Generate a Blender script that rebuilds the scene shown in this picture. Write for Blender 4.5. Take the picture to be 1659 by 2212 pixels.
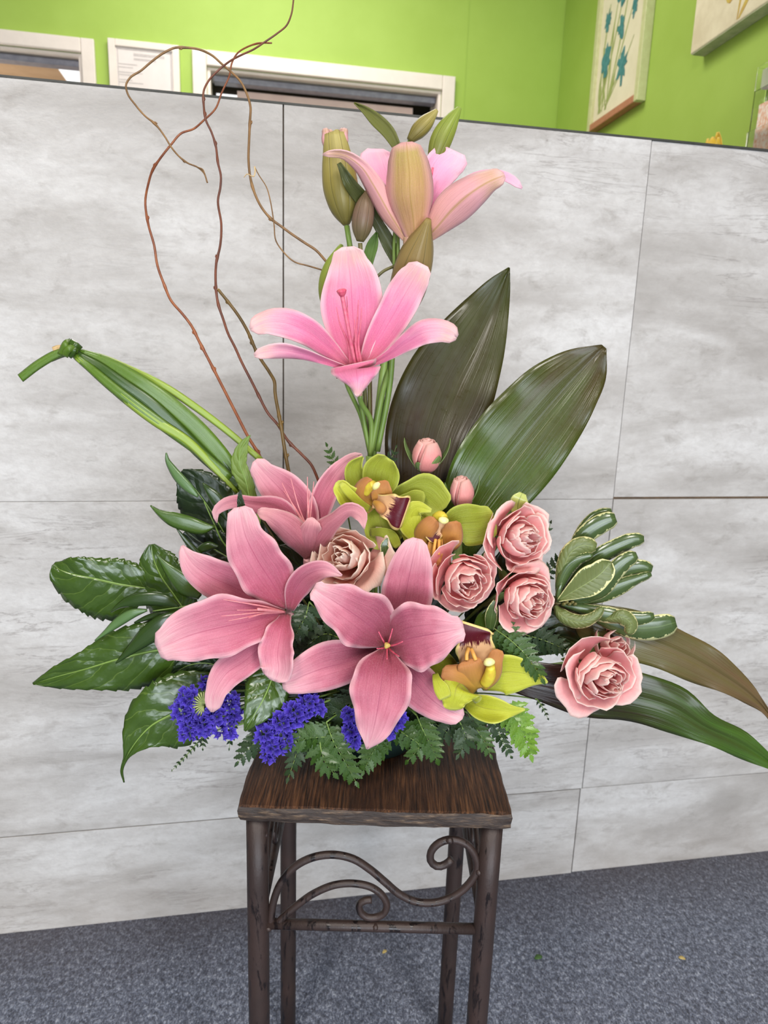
import bpy, bmesh, math, random
from mathutils import Vector, Matrix, noise
R = math.radians
scene = bpy.context.scene
for o in list(bpy.data.objects):
    bpy.data.objects.remove(o)

# ---------------------------------------------------------------- camera
IW, IH, FPX = 1659.0, 2212.0, 1480.0
CX, CY = IW / 2, IH / 2
PITCH, ROLL, CAMH = R(12.72), R(1.89), 1.055
fwv = Vector((0, math.cos(PITCH), -math.sin(PITCH)))
up0 = Vector((0, math.sin(PITCH), math.cos(PITCH)))
rtv = Vector((1, 0, 0)) * math.cos(ROLL) + up0 * math.sin(ROLL)
upv = Vector((-1, 0, 0)) * math.sin(ROLL) + up0 * math.cos(ROLL)
CAM = Vector((0, 0, CAMH))
cd = bpy.data.cameras.new('camera')
cam = bpy.data.objects.new('camera', cd)
scene.collection.objects.link(cam)
m3 = Matrix((rtv, upv, -fwv)).transposed()
cam.matrix_world = Matrix.Translation(CAM) @ m3.to_4x4()
cd.sensor_fit = 'VERTICAL'
cd.sensor_height = 36.0
cd.lens = FPX / IH * 36.0
cd.clip_start = 0.02
cd.dof.use_dof = True
cd.dof.focus_distance = 0.68
cd.dof.aperture_fstop = 9.0
scene.camera = cam

# ---------------------------------------------------------------- light and exposure
scene.view_settings.view_transform = 'Standard'
scene.view_settings.look = 'None'
scene.view_settings.gamma = 1.0
scene.view_settings.exposure = 0.06
scene.view_settings.use_curve_mapping = False
wd = bpy.data.worlds.new('room_air')
scene.world = wd
wd.use_nodes = True
wd.node_tree.nodes['Background'].inputs[0].default_value = (1.0, 0.96, 0.95, 1)
wd.node_tree.nodes['Background'].inputs[1].default_value = 0.17

def area(name, loc, target, sx, sy, power, col):
    l = bpy.data.lights.new(name, 'AREA')
    l.shape = 'RECTANGLE'; l.size = sx; l.size_y = sy
    l.energy = power; l.color = col
    o = bpy.data.objects.new(name, l)
    scene.collection.objects.link(o)
    o.location = loc
    o.rotation_euler = (Vector(target) - Vector(loc)).to_track_quat('-Z', 'Y').to_euler()
    return o
# shop front window behind the photographer, and the ceiling troffers
area('shop_window_light', (0.5, -1.9, 0.58), (0.1, 1.0, 0.28), 2.4, 1.1, 72, (0.83, 0.91, 1.0))
area('ceiling_troffer_light', (-0.85, -1.25, 2.62), (-0.70, -0.6, 0), 0.5, 1.1, 49, (1.0, 0.95, 0.88))
area('ceiling_troffer_light', (0.95, -1.10, 2.62), (0.85, -0.5, 0), 0.5, 1.1, 47, (1.0, 0.95, 0.88))
area('ceiling_troffer_light', (-0.35, 2.05, 2.66), (-0.35, 2.05, 0), 0.9, 0.5, 20, (1.0, 0.95, 0.88))
area('ceiling_troffer_light', (1.15, 1.75, 2.66), (1.15, 1.75, 0), 0.5, 0.7, 15, (1.0, 0.95, 0.88))

# ---------------------------------------------------------------- geometry helpers
COL = scene.collection
Y0 = 0.75            # plane through the middle of the stand; d below is cm from it towards the viewer
STAND_Z = 0.605

def P(x, y, d):
    dr = fwv + rtv * ((x - CX) / FPX) - upv * ((y - CY) / FPX)
    return CAM + dr * ((Y0 - d / 100.0) / dr.y)

def PX(p):
    q = p - CAM; z = q.dot(fwv)
    return CX + FPX * q.dot(rtv) / z, CY - FPX * q.dot(upv) / z

def over_stand(p):
    return abs(p.x) < 0.150 and 0.600 < p.y < 0.905

def Pc(x, y, d, gap=0.004):
    """point on the pixel's ray, moved forward if it would sink into the wooden top"""
    p = P(x, y, d)
    k = 0
    while over_stand(p) and p.z < STAND_Z + gap and k < 60:
        d += 0.25; k += 1
        p = P(x, y, d)
    return p

ORG = {}
def tag(o, label=None, cat=None, group=None, kind=None):
    if label: o['label'] = label
    if cat: o['category'] = cat
    if group: o['group'] = group
    if kind: o['kind'] = kind
    return o

def thing(name, loc, label, cat, group=None, kind=None):
    o = bpy.data.objects.new(name, None)
    o.empty_display_size = 0.01
    COL.objects.link(o)
    o.location = loc
    ORG[o.name] = Vector(loc)
    return tag(o, label, cat, group, kind)

def mesh_obj(name, verts, faces, mats, parent=None, uvs=None, smooth=True, midx=None, label=None):
    """verts in world space; parented to a thing (or a part of one) whose origin is the thing's base"""
    org = ORG[parent.name] if parent else (sum(verts, Vector()) / len(verts))
    me = bpy.data.meshes.new(name)
    me.from_pydata([tuple(v - org) for v in verts], [], faces)
    if not isinstance(mats, (list, tuple)): mats = [mats]
    for m in mats: me.materials.append(m)
    if uvs:
        ul = me.uv_layers.new(name='UVMap')
        for poly in me.polygons:
            for li in poly.loop_indices:
                ul.data[li].uv = uvs[me.loops[li].vertex_index]
    if smooth: me.polygons.foreach_set('use_smooth', [True] * len(me.polygons))
    if midx: me.polygons.foreach_set('material_index', midx)
    me.update()
    o = bpy.data.objects.new(name, me)
    COL.objects.link(o)
    if parent:
        o.parent = parent
    else:
        o.location = org
    ORG[o.name] = org
    if label: o['label'] = label
    return o

def piece(name, me, parent, mw):
    """a copy of a small shared mesh, placed by a world matrix under a thing"""
    o = bpy.data.objects.new(name, me)
    COL.objects.link(o)
    o.parent = parent
    m = mw.copy(); m.translation = mw.translation - ORG[parent.name]
    o.matrix_local = m
    return o

def crom(pts, n, closed_w=None):
    """Catmull-Rom through lists of equal-length tuples, n samples, uniform in chord of the first two entries"""
    k = len(pts)
    if k == 2:
        return [tuple(a + (b - a) * i / (n - 1) for a, b in zip(pts[0], pts[1])) for i in range(n)], [i / (n - 1) for i in range(n)]
    ds = [0.0]
    for a, b in zip(pts, pts[1:]):
        ds.append(ds[-1] + max(1e-6, math.hypot(b[0] - a[0], b[1] - a[1]) + (abs(b[2] - a[2]) * 8 if len(a) > 2 else 0)))
    out, us = [], []
    for i in range(n):
        s = ds[-1] * i / (n - 1)
        j = 0
        while j < k - 2 and s > ds[j + 1]: j += 1
        t = (s - ds[j]) / (ds[j + 1] - ds[j])
        p1, p2 = pts[j], pts[j + 1]
        p0 = pts[j - 1] if j > 0 else tuple(2 * a - b for a, b in zip(p1, p2))
        p3 = pts[j + 2] if j + 2 < k else tuple(2 * b - a for a, b in zip(p1, p2))
        h = ds[j + 1] - ds[j]
        h0 = ds[j] - ds[j - 1] if j > 0 else h
        h2 = ds[j + 2] - ds[j + 1] if j + 2 < k else h
        row = []
        for a0, a1, a2, a3 in zip(p0, p1, p2, p3):
            m1 = ((a1 - a0) / h0 * h + (a2 - a1) / h * h0) / (h0 + h) * h if True else 0
            m2 = ((a2 - a1) / h * h2 + (a3 - a2) / h2 * h) / (h2 + h) * h
            t2, t3 = t * t, t * t * t
            row.append((2*t3 - 3*t2 + 1) * a1 + (t3 - 2*t2 + t) * m1 + (-2*t3 + 3*t2) * a2 + (t3 - t2) * m2)
        out.append(tuple(row)); us.append(s / ds[-1])
    return out, us

def blade(name, secs, mats, parent, nu=22, nv=8, cup=0.0, ruffle=0.0, rfreq=5.0, serr=0.0, teeth=14, groove=0.0,
          rnd=True, thick=0.0009, seed=0, clamp=False, label=None, fold=0.0, wave=0.0):
    """A petal or leaf: a surface lofted along a spine. secs: (x, y, d, wl, wr[, dl, dr]): the spine point seen at
    pixel x, y at d cm in front of the middle plane, its two half widths, and how far (cm) each edge comes forward."""
    full = []
    for s in secs:
        s = tuple(s)
        if len(s) == 4: s = s + (s[3],)
        if len(s) == 5: s = s + (cup, cup)
        full.append(tuple(float(q) for q in s))
    rows, us = crom(full, nu + 1)
    # round the tip
    if rnd:
        wl1, wr1 = full[-2][3], full[-2][4]
        wl2, wr2 = full[-1][3], full[-1][4]
        tot = 0; seg = []
        for a, b in zip(full, full[1:]):
            L = math.hypot(b[0]-a[0], b[1]-a[1]) + abs(b[2]-a[2])*8; seg.append(L); tot += L
        u0 = 1 - seg[-1] / tot
        for i, u in enumerate(us):
            if u > u0:
                q = (u - u0) / (1 - u0); g = math.sqrt(max(0, 1 - q * q))
                r = list(rows[i]); r[3] = wl2 + (wl1 - wl2) * g; r[4] = wr2 + (wr1 - wr2) * g
                rows[i] = tuple(r)
    rg = random.Random(seed * 7 + len(secs))
    ph = rg.uniform(0, 6.28); ph2 = rg.uniform(0, 6.28)
    verts, uvs = [], []
    for i in range(nu + 1):
        x, y, d, wl, wr, dl, dr = rows[i]
        a = rows[max(0, i - 1)]; b = rows[min(nu, i + 1)]
        tx, ty = b[0] - a[0], b[1] - a[1]
        L = math.hypot(tx, ty) or 1.0
        lx, ly = ty / L, -tx / L
        u = us[i]
        tooth = 0.0
        if serr:
            q = (u * teeth) % 1.0
            tooth = serr * (0.5 - q) if q > 0.12 else serr * (q / 0.12 - 0.5)
        for j in range(nv + 1):
            v = -1 + 2.0 * j / nv
            ve = v * (1 + tooth * abs(v) ** 6)
            w = wl if v < 0 else wr
            de = dl if v < 0 else dr
            off = -ve * (wl if v < 0 else wr)
            px = x + lx * off; py = y + ly * off
            dd = d + de * v * v + fold * abs(v)
            if ruffle:
                dd += ruffle * abs(v) ** 3 * math.sin(rfreq * 6.28 * u + ph + (1.7 if v < 0 else 0)) * math.sin(min(1, u * 2.5) * 1.57)
            if wave:
                px += lx * wave * abs(v) ** 2 * math.sin(rfreq * 4.1 * u + ph2 + 2 * v)
                py += ly * wave * abs(v) ** 2 * math.sin(rfreq * 4.1 * u + ph2 + 2 * v)
            if groove: dd -= groove * math.exp(-(v / 0.13) ** 2)
            verts.append(Pc(px, py, dd) if clamp else P(px, py, dd))
            uvs.append((u, (v + 1) / 2))
    W = nv + 1
    faces = [(i*W + j, (i+1)*W + j, (i+1)*W + j + 1, i*W + j + 1) for i in range(nu) for j in range(nv)]
    o = mesh_obj(name, verts, faces, mats, parent, uvs, label=label)
    md = o.modifiers.new('thickness', 'SOLIDIFY')
    md.thickness = thick; md.offset = 0
    if isinstance(mats, (list, tuple)) and len(mats) > 1: md.material_offset = 1
    return o

def tube_w(name, pts, mat, parent, n=8, lobes=0, lobe_amp=0.0, caps=True, label=None, flat=1.0):
    """pts: [(Vector, radius)] in world space"""
    verts, faces, uvs = [], [], []
    k = len(pts)
    prev = None
    for i, (p, r) in enumerate(pts):
        t = (pts[min(k-1, i+1)][0] - pts[max(0, i-1)][0])
        t = t.normalized() if t.length > 1e-9 else Vector((0, 0, 1))
        if prev is None:
            ref = Vector((0, -1, 0)) if abs(t.y) < 0.9 else Vector((1, 0, 0))
            e1 = (ref - t * ref.dot(t)).normalized()
        else:
            e1 = (prev - t * prev.dot(t)).normalized()
        prev = e1
        e2 = t.cross(e1)
        for j in range(n):
            a = 6.28318 * j / n
            rr = r * (1 + (lobe_amp * math.cos(lobes * a) if lobes else 0))
            verts.append(p + e1 * (math.cos(a) * rr * flat) + e2 * (math.sin(a) * rr))
            uvs.append((i / (k - 1), j / n))
    for i in range(k - 1):
        for j in range(n):
            faces.append((i*n + j, i*n + (j+1) % n, (i+1)*n + (j+1) % n, (i+1)*n + j))
    if caps:
        faces.append(tuple(range(n - 1, -1, -1)))
        faces.append(tuple((k-1)*n + j for j in range(n)))
    return mesh_obj(name, verts, faces, mat, parent, uvs, label=label)

def tube(name, pix, rmm, mat, parent, n=8, samples=None, r2=None, label=None, lobes=0, lobe_amp=0.0, clamp=False):
    """pix: [(x, y, d)], radius in mm tapering from rmm to r2"""
    s = samples or max(8, len(pix) * 4)
    rows, us = crom([tuple(map(float, q)) for q in pix], s)
    r2 = rmm if r2 is None else r2
    return tube_w(name, [((Pc if clamp else P)(*q), (rmm + (r2 - rmm) * u) / 1000) for q, u in zip(rows, us)], mat, parent, n, lobes, lobe_amp, label=label)

def bud(name, pix, prof, mat, parent, n=18, lobes=6, amp=0.05, samples=22, label=None):
    """spindle along pix (x, y, d) with a half-width profile in pixels [(u, w)]"""
    rows, us = crom([tuple(map(float, q)) for q in pix], samples)
    pr, _ = crom([(a * 1000, b) for a, b in prof], 60)
    def w(u):
        for a, b in zip(pr, pr[1:]):
            if u * 1000 <= b[0] + 1e-6:
                t = (u * 1000 - a[0]) / max(1e-6, b[0] - a[0]); return a[1] + (b[1] - a[1]) * t
        return pr[-1][1]
    pts = []
    for q, u in zip(rows, us):
        p = P(*q); pts.append((p, max(0.15, w(u)) * (p - CAM).dot(fwv) / FPX))
    return tube_w(name, pts, mat, parent, n, lobes, amp, label=label)

def box_w(name, c, ax, ay, az, hx, hy, hz, mats, parent=None, bevel=0.0, seg=2, smooth=False):
    vs = [c + ax * (sx * hx) + ay * (sy * hy) + az * (sz * hz) for sx in (-1, 1) for sy in (-1, 1) for sz in (-1, 1)]
    fs = [(0, 1, 3, 2), (4, 6, 7, 5), (0, 4, 5, 1), (2, 3, 7, 6), (0, 2, 6, 4), (1, 5, 7, 3)]
    o = mesh_obj(name, vs, fs, mats, parent, smooth=smooth)
    if bevel:
        b = o.modifiers.new('bevel', 'BEVEL'); b.width = bevel; b.segments = seg; b.limit_method = 'ANGLE'
    return o

# ---------------------------------------------------------------- materials
def srgb(r, g, b):
    f = lambda c: (c / 255 / 12.92) if c / 255 <= 0.04045 else ((c / 255 + 0.055) / 1.055) ** 2.4
    return (f(r), f(g), f(b), 1.0)

class NT:
    def __init__(s, name):
        s.m = bpy.data.materials.new(name); s.m.use_nodes = True
        s.t = s.m.node_tree; s.t.nodes.clear()
    def n(s, typ, **kw):
        nd = s.t.nodes.new(typ)
        for k, v in kw.items():
            if k.startswith('i_'):
                key = k[2:]
                nd.inputs[int(key) if key.isdigit() else key.replace('_', ' ')].default_value = v
            else: setattr(nd, k, v)
        return nd
    def l(s, a, b): s.t.links.new(a, b)
    def math(s, op, a, b=None, clamp=False):
        nd = s.n('ShaderNodeMath', operation=op); nd.use_clamp = clamp
        for i, q in enumerate((a, b)):
            if q is None: continue
            if isinstance(q, (int, float)): nd.inputs[i].default_value = q
            else: s.l(q, nd.inputs[i])
        return nd.outputs[0]
    def ramp(s, fac, stops, interp='LINEAR'):
        nd = s.n('ShaderNodeValToRGB'); cr = nd.color_ramp; cr.interpolation = interp
        while len(cr.elements) < len(stops): cr.elements.new(0.5)
        for e, (p, c) in zip(cr.elements, stops): e.position = p; e.color = c
        s.l(fac, nd.inputs[0]); return nd.outputs[0]
    def mix(s, fac, a, b, blend='MIX'):
        nd = s.n('ShaderNodeMix', data_type='RGBA', blend_type=blend)
        for key, q in ((0, fac), (6, a), (7, b)):
            if isinstance(q, (int, float)): nd.inputs[key].default_value = q
            elif isinstance(q, tuple): nd.inputs[key].default_value = q
            else: s.l(q, nd.inputs[key])
        return nd.outputs[2]
    def noise(s, vec, scale, detail=3, rough=0.5, dist=0.0, dims='3D', w=None):
        nd = s.n('ShaderNodeTexNoise', noise_dimensions=dims)
        nd.inputs['Scale'].default_value = scale; nd.inputs['Detail'].default_value = detail
        nd.inputs['Roughness'].default_value = rough; nd.inputs['Distortion'].default_value = dist
        if vec is not None: s.l(vec, nd.inputs['Vector'])
        if w is not None: s.l(w, nd.inputs['W'])
        return nd.outputs[0]
    def scale(s, vec, sx, sy, sz, rot=(0, 0, 0)):
        nd = s.n('ShaderNodeMapping'); nd.inputs['Scale'].default_value = (sx, sy, sz); nd.inputs['Rotation'].default_value = rot
        s.l(vec, nd.inputs[0]); return nd.outputs[0]
    def bump(s, h, strength, dist=0.001):
        nd = s.n('ShaderNodeBump'); nd.inputs['Strength'].default_value = strength; nd.inputs['Distance'].default_value = dist
        s.l(h, nd.inputs['Height']); return nd.outputs[0]
    def done(s, col, rough=0.5, normal=None, spec=0.5, trans=0.0, tcol=None, coat=0.0, sheen=0.0, metal=0.0, coat_rough=0.1):
        b = s.n('ShaderNodeBsdfPrincipled')
        if isinstance(col, tuple): b.inputs['Base Color'].default_value = col
        else: s.l(col, b.inputs['Base Color'])
        if isinstance(rough, (int, float)): b.inputs['Roughness'].default_value = rough
        else: s.l(rough, b.inputs['Roughness'])
        b.inputs['Specular IOR Level'].default_value = spec
        b.inputs['Coat Weight'].default_value = coat
        b.inputs['Coat Roughness'].default_value = coat_rough
        b.inputs['Sheen Weight'].default_value = sheen
        b.inputs['Metallic'].default_value = metal
        if normal is not None: s.l(normal, b.inputs['Normal'])
        o = s.n('ShaderNodeOutputMaterial')
        if trans:
            t = s.n('ShaderNodeBsdfTranslucent')
            if tcol is None: tcol = col
            if isinstance(tcol, tuple): t.inputs[0].default_value = tcol
            else: s.l(tcol, t.inputs[0])
            mx = s.n('ShaderNodeMixShader'); mx.inputs[0].default_value = trans
            s.l(b.outputs[0], mx.inputs[1]); s.l(t.outputs[0], mx.inputs[2]); s.l(mx.outputs[0], o.inputs[0])
        else: s.l(b.outputs[0], o.inputs[0])
        return s.m

def uvn(t):
    tc = t.n('ShaderNodeTexCoord'); sp = t.n('ShaderNodeSeparateXYZ'); t.l(tc.outputs['UV'], sp.inputs[0])
    return tc, sp.outputs[0], sp.outputs[1]

def m_petal(name, stops, edge, midrib=None, streak=0.12, rough=0.5, trans=0.25, edge_w=0.8, rib_w=0.05, rib_end=0.8):
    """stops along the petal, a paler rim, an optional midrib line, fine lengthwise streaks"""
    t = NT(name); tc, u, v = uvn(t)
    pos = tc.outputs['Object']
    wob = t.noise(t.scale(tc.outputs['UV'], 4, 5, 1), 1.0, 3)
    uu = t.math('ADD', u, t.math('MULTIPLY', t.math('SUBTRACT', wob, 0.5), 0.35))
    col = t.ramp(uu, stops)
    av = t.math('ABSOLUTE', t.math('SUBTRACT', t.math('MULTIPLY', v, 2.0), 1.0))
    st = t.noise(t.scale(tc.outputs['UV'], 2.2, 34, 1), 1.0, 4, 0.62, 0.4)
    sf = t.n('ShaderNodeMapRange'); sf.inputs[1].default_value = 0.38; sf.inputs[2].default_value = 0.68; t.l(st, sf.inputs[0])
    col = t.mix(t.math('MULTIPLY', sf.outputs[0], streak * 1.7), col, (0.62, 0.46, 0.50, 1), 'MULTIPLY')
    fine = t.noise(pos, 900, 2, 0.6)
    col = t.mix(t.math('MULTIPLY', t.math('SUBTRACT', fine, 0.45, True), 0.5, True), col, edge)
    ef = t.n('ShaderNodeMapRange'); ef.inputs[1].default_value = edge_w; ef.inputs[2].default_value = 1.0
    t.l(av, ef.inputs[0])
    eu = t.n('ShaderNodeMapRange'); eu.inputs[1].default_value = 0.90; eu.inputs[2].default_value = 1.0; t.l(u, eu.inputs[0])
    col = t.mix(t.math('MULTIPLY', t.math('MAXIMUM', ef.outputs[0], eu.outputs[0]), 0.8), col, edge)
    if midrib:
        mf = t.n('ShaderNodeMapRange'); mf.inputs[1].default_value = rib_w; mf.inputs[2].default_value = 0.0; t.l(av, mf.inputs[0])
        fade = t.n('ShaderNodeMapRange'); fade.inputs[1].default_value = rib_end; fade.inputs[2].default_value = max(0, rib_end - 0.5); t.l(u, fade.inputs[0])
        col = t.mix(t.math('MULTIPLY', t.math('MULTIPLY', mf.outputs[0], fade.outputs[0]), 0.75), col, midrib)
    bp = t.bump(t.math('ADD', st, t.math('MULTIPLY', fine, 0.25)), 0.45, 0.0014)
    return t.done(col, rough, bp, 0.35, trans, sheen=0.15)

def m_leaf(name, c1, c2, vein=None, kind='pinnate', rough=0.25, coat=0.5, trans=0.12, tipc=None, rim=None, nveins=5.5, bumpy=0.5, spec=0.5):
    t = NT(name); tc, u, v = uvn(t)
    pos = tc.outputs['Object']
    n1 = t.noise(pos, 38, 4, 0.6)
    col = t.mix(t.math('SMOOTHSTEP' if False else 'MULTIPLY', n1, 1.0), c1, c2)
    sv = t.math('SUBTRACT', t.math('MULTIPLY', v, 2.0), 1.0)
    av = t.math('ABSOLUTE', sv)
    if kind == 'pinnate':
        ph = t.math('SUBTRACT', t.math('MULTIPLY', u, nveins), t.math('MULTIPLY', av, 1.7))
        ph = t.math('ADD', ph, t.math('MULTIPLY', t.noise(t.scale(tc.outputs['UV'], 5, 4, 1), 1.0, 2), 0.9))
        fr = t.math('ABSOLUTE', t.math('SUBTRACT', t.math('FRACT', ph), 0.5))
        line = t.n('ShaderNodeMapRange'); line.inputs[1].default_value = 0.045; line.inputs[2].default_value = 0.0; t.l(fr, line.inputs[0])
        rib = t.n('ShaderNodeMapRange'); rib.inputs[1].default_value = 0.045; rib.inputs[2].default_value = 0.0; t.l(av, rib.inputs[0])
        vf = t.math('MAXIMUM', t.math('MULTIPLY', line.outputs[0], 0.35), rib.outputs[0])
        swell = t.n('ShaderNodeMapRange'); swell.inputs[1].default_value = 0.0; swell.inputs[2].default_value = 0.35; t.l(fr, swell.inputs[0])
        cells = t.n('ShaderNodeTexVoronoi'); cells.inputs['Scale'].default_value = 260; t.l(pos, cells.inputs['Vector'])
        h = t.math('ADD', t.math('MULTIPLY', swell.outputs[0], 0.55), t.math('MULTIPLY', cells.outputs[0], 0.07))
        h = t.math('ADD', t.math('SUBTRACT', h, t.math('MULTIPLY', rib.outputs[0], 0.8)), t.math('MULTIPLY', t.noise(pos, 42, 1, 0.4), 2.4))
        bd = 0.0032
    elif kind == 'parallel':
        st = t.noise(t.scale(tc.outputs['UV'], 0.8, 42, 1), 1.0, 2, 0.55)
        st2 = t.noise(t.scale(tc.outputs['UV'], 1.2, 16, 1), 1.0, 2, 0.5)
        vf = t.math('MULTIPLY', t.math('SUBTRACT', st, 0.48, True), 1.2, True)
        h = t.math('ADD', t.math('MULTIPLY', st, 1.0), t.math('MULTIPLY', st2, 0.8)); bd = 0.0016
    else:
        vf = t.math('MULTIPLY', t.math('LESS_THAN', av, 0.05), 0.6)
        h = n1; bd = 0.0008
    if vein: col = t.mix(vf, col, vein)
    if tipc:
        tn = t.math('ADD', u, t.math('MULTIPLY', t.math('SUBTRACT', t.noise(t.scale(tc.outputs['UV'], 3, 6, 1), 1.0, 3), 0.5), 0.8))
        tf = t.n('ShaderNodeMapRange'); tf.inputs[1].default_value = 0.3; tf.inputs[2].default_value = 0.95; t.l(tn, tf.inputs[0])
        col = t.mix(tf.outputs[0], col, tipc)
    if rim:
        e = t.math('ADD', av, t.math('MULTIPLY', t.math('SUBTRACT', t.noise(t.scale(tc.outputs['UV'], 26, 5, 1), 1.0, 2, 0.6), 0.5), 0.6))
        tipm = t.n('ShaderNodeMapRange'); tipm.inputs[1].default_value = 0.25; tipm.inputs[2].default_value = 0.85; tipm.inputs[3].default_value = 0.0; tipm.inputs[4].default_value = 0.2
        t.l(u, tipm.inputs[0])
        e = t.math('ADD', e, tipm.outputs[0])
        col = t.mix(t.math('MULTIPLY', t.math('GREATER_THAN', e, 1.02), 0.92), col, rim)
        e2 = t.math('GREATER_THAN', av, 0.93); col = t.mix(t.math('MULTIPLY', e2, 0.8), col, rim)
    bp = t.bump(h, bumpy, bd)
    rr = t.math('ADD', t.math('MULTIPLY', t.noise(pos, 120, 3), 0.18), rough - 0.09)
    return t.done(col, rr, bp, spec, trans, coat=coat, coat_rough=0.12)

def m_plain(name, c1, c2, scale=60, rough=0.5, bump=0.2, bd=0.001, stretch=(1, 1, 1), trans=0.0, spec=0.4, metal=0.0, detail=4, coat=0.0):
    t = NT(name); tc = t.n('ShaderNodeTexCoord')
    n1 = t.noise(t.scale(tc.outputs['Object'], *stretch), scale, detail, 0.6)
    f = t.n('ShaderNodeMapRange'); f.inputs[1].default_value = 0.35; f.inputs[2].default_value = 0.65; t.l(n1, f.inputs[0])
    return t.done(t.mix(f.outputs[0], c1, c2), rough, t.bump(n1, bump, bd), spec, trans, metal=metal, coat=coat)

# ---------------------------------------------------------------- the setting
YAW = R(10.43)
A0 = Vector((-0.67884, 1.05097, 0))
D_ = Vector((math.cos(YAW), math.sin(YAW), 0))
N_ = Vector((-math.sin(YAW), math.cos(YAW), 0))
Z_ = Vector((0, 0, 1))
TB, SC = 1.695, 1.650         # back wall and right-hand corner, measured from the counter front

def W(s, t, z): return A0 + D_ * s + N_ * t + Z_ * z

def slab(name, s0, s1, t0, t1, z0, z1, mat, parent=None, bevel=0.0, smooth=False):
    return box_w(name, W((s0+s1)/2, (t0+t1)/2, (z0+z1)/2), D_, N_, Z_, abs(s1-s0)/2, abs(t1-t0)/2, abs(z1-z0)/2, mat, parent, bevel, smooth=smooth)

def slabs(name, boxes, mat, parent=None):
    vs, fs = [], []
    for (s0, s1, t0, t1, z0, z1) in boxes:
        b = len(vs)
        vs += [W(s, t, z) for s in (s0, s1) for t in (t0, t1) for z in (z0, z1)]
        fs += [tuple(b + i for i in f) for f in ((0, 1, 3, 2), (4, 6, 7, 5), (0, 4, 5, 1), (2, 3, 7, 6), (0, 2, 6, 4), (1, 5, 7, 3))]
    return mesh_obj(name, vs, fs, mat, parent, smooth=False)

def m_tile():
    t = NT('travertine_look_tile'); tc = t.n('ShaderNodeTexCoord'); oi = t.n('ShaderNodeObjectInfo')
    geo = t.n('ShaderNodeNewGeometry')
    v0 = t.scale(geo.outputs['Position'], 1, 1, 1, (0, 0, -YAW))
    w = t.math('MULTIPLY', oi.outputs['Random'], 7.0)
    big = t.noise(t.scale(v0, 1.4, 1, 5.5), 2.0, 6, 0.58, 0.5, '4D', w)
    cloud = t.noise(t.scale(v0, 3, 3, 6), 6.0, 7, 0.68, 0.4, '4D', w)
    col = t.ramp(big, [(0.28, srgb(160, 155, 150)), (0.44, srgb(184, 180, 176)), (0.56, srgb(202, 199, 196)), (0.72, srgb(216, 214, 212))])
    f2 = t.n('ShaderNodeMapRange'); f2.inputs[1].default_value = 0.54; f2.inputs[2].default_value = 0.70; t.l(cloud, f2.inputs[0])
    col = t.mix(t.math('MULTIPLY', f2.outputs[0], 0.6), col, srgb(150, 144, 138))
    # thin dark travertine strata
    band = t.noise(t.scale(v0, 1.2, 1, 11), 3.0, 7, 0.66, 0.9, '4D', w)
    bf = t.n('ShaderNodeMapRange'); bf.inputs[1].default_value = 0.018; bf.inputs[2].default_value = 0.0
    t.l(t.math('ABSOLUTE', t.math('SUBTRACT', band, 0.53)), bf.inputs[0])
    gate = t.n('ShaderNodeMapRange'); gate.inputs[1].default_value = 0.50; gate.inputs[2].default_value = 0.62; t.l(t.noise(v0, 3.1, 2), gate.inputs[0])
    col = t.mix(t.math('MULTIPLY', t.math('MULTIPLY', bf.outputs[0], gate.outputs[0]), 0.6), col, srgb(128, 121, 117))
    gr = t.n('ShaderNodeMapRange'); gr.inputs[1].default_value = 0.40; gr.inputs[2].default_value = 0.64; t.l(t.noise(t.scale(v0, 1, 1, 1.8), 48, 5, 0.72, 0.5, '4D', w), gr.inputs[0])
    col = t.mix(t.math('MULTIPLY', gr.outputs[0], 0.30), col, srgb(158, 152, 147))
    # small pits, and scuffs of dirt along the carpet
    pit = t.noise(t.scale(v0, 1, 1, 1.6), 130, 3, 0.6)
    pf = t.n('ShaderNodeMapRange'); pf.inputs[1].default_value = 0.36; pf.inputs[2].default_value = 0.30; t.l(pit, pf.inputs[0])
    col = t.mix(t.math('MULTIPLY', t.math('MULTIPLY', pf.outputs[0], f2.outputs[0]), 0.45), col, srgb(120, 113, 108))
    sp = t.n('ShaderNodeSeparateXYZ'); t.l(geo.outputs['Position'], sp.inputs[0])
    low = t.n('ShaderNodeMapRange'); low.inputs[1].default_value = 0.14; low.inputs[2].default_value = 0.0; t.l(sp.outputs[2], low.inputs[0])
    dirt = t.math('MULTIPLY', low.outputs[0], t.noise(t.scale(v0, 6, 6, 3), 4.0, 5, 0.65))
    col = t.mix(t.math('MULTIPLY', dirt, 0.35, True), col, srgb(150, 132, 118))
    h = t.math('ADD', t.math('MULTIPLY', pit, 0.5), t.math('ADD', cloud, t.math('MULTIPLY', t.noise(v0, 45, 4), 0.5)))
    return t.done(col, 0.42, t.bump(h, 0.35, 0.003), 0.35)

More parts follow.
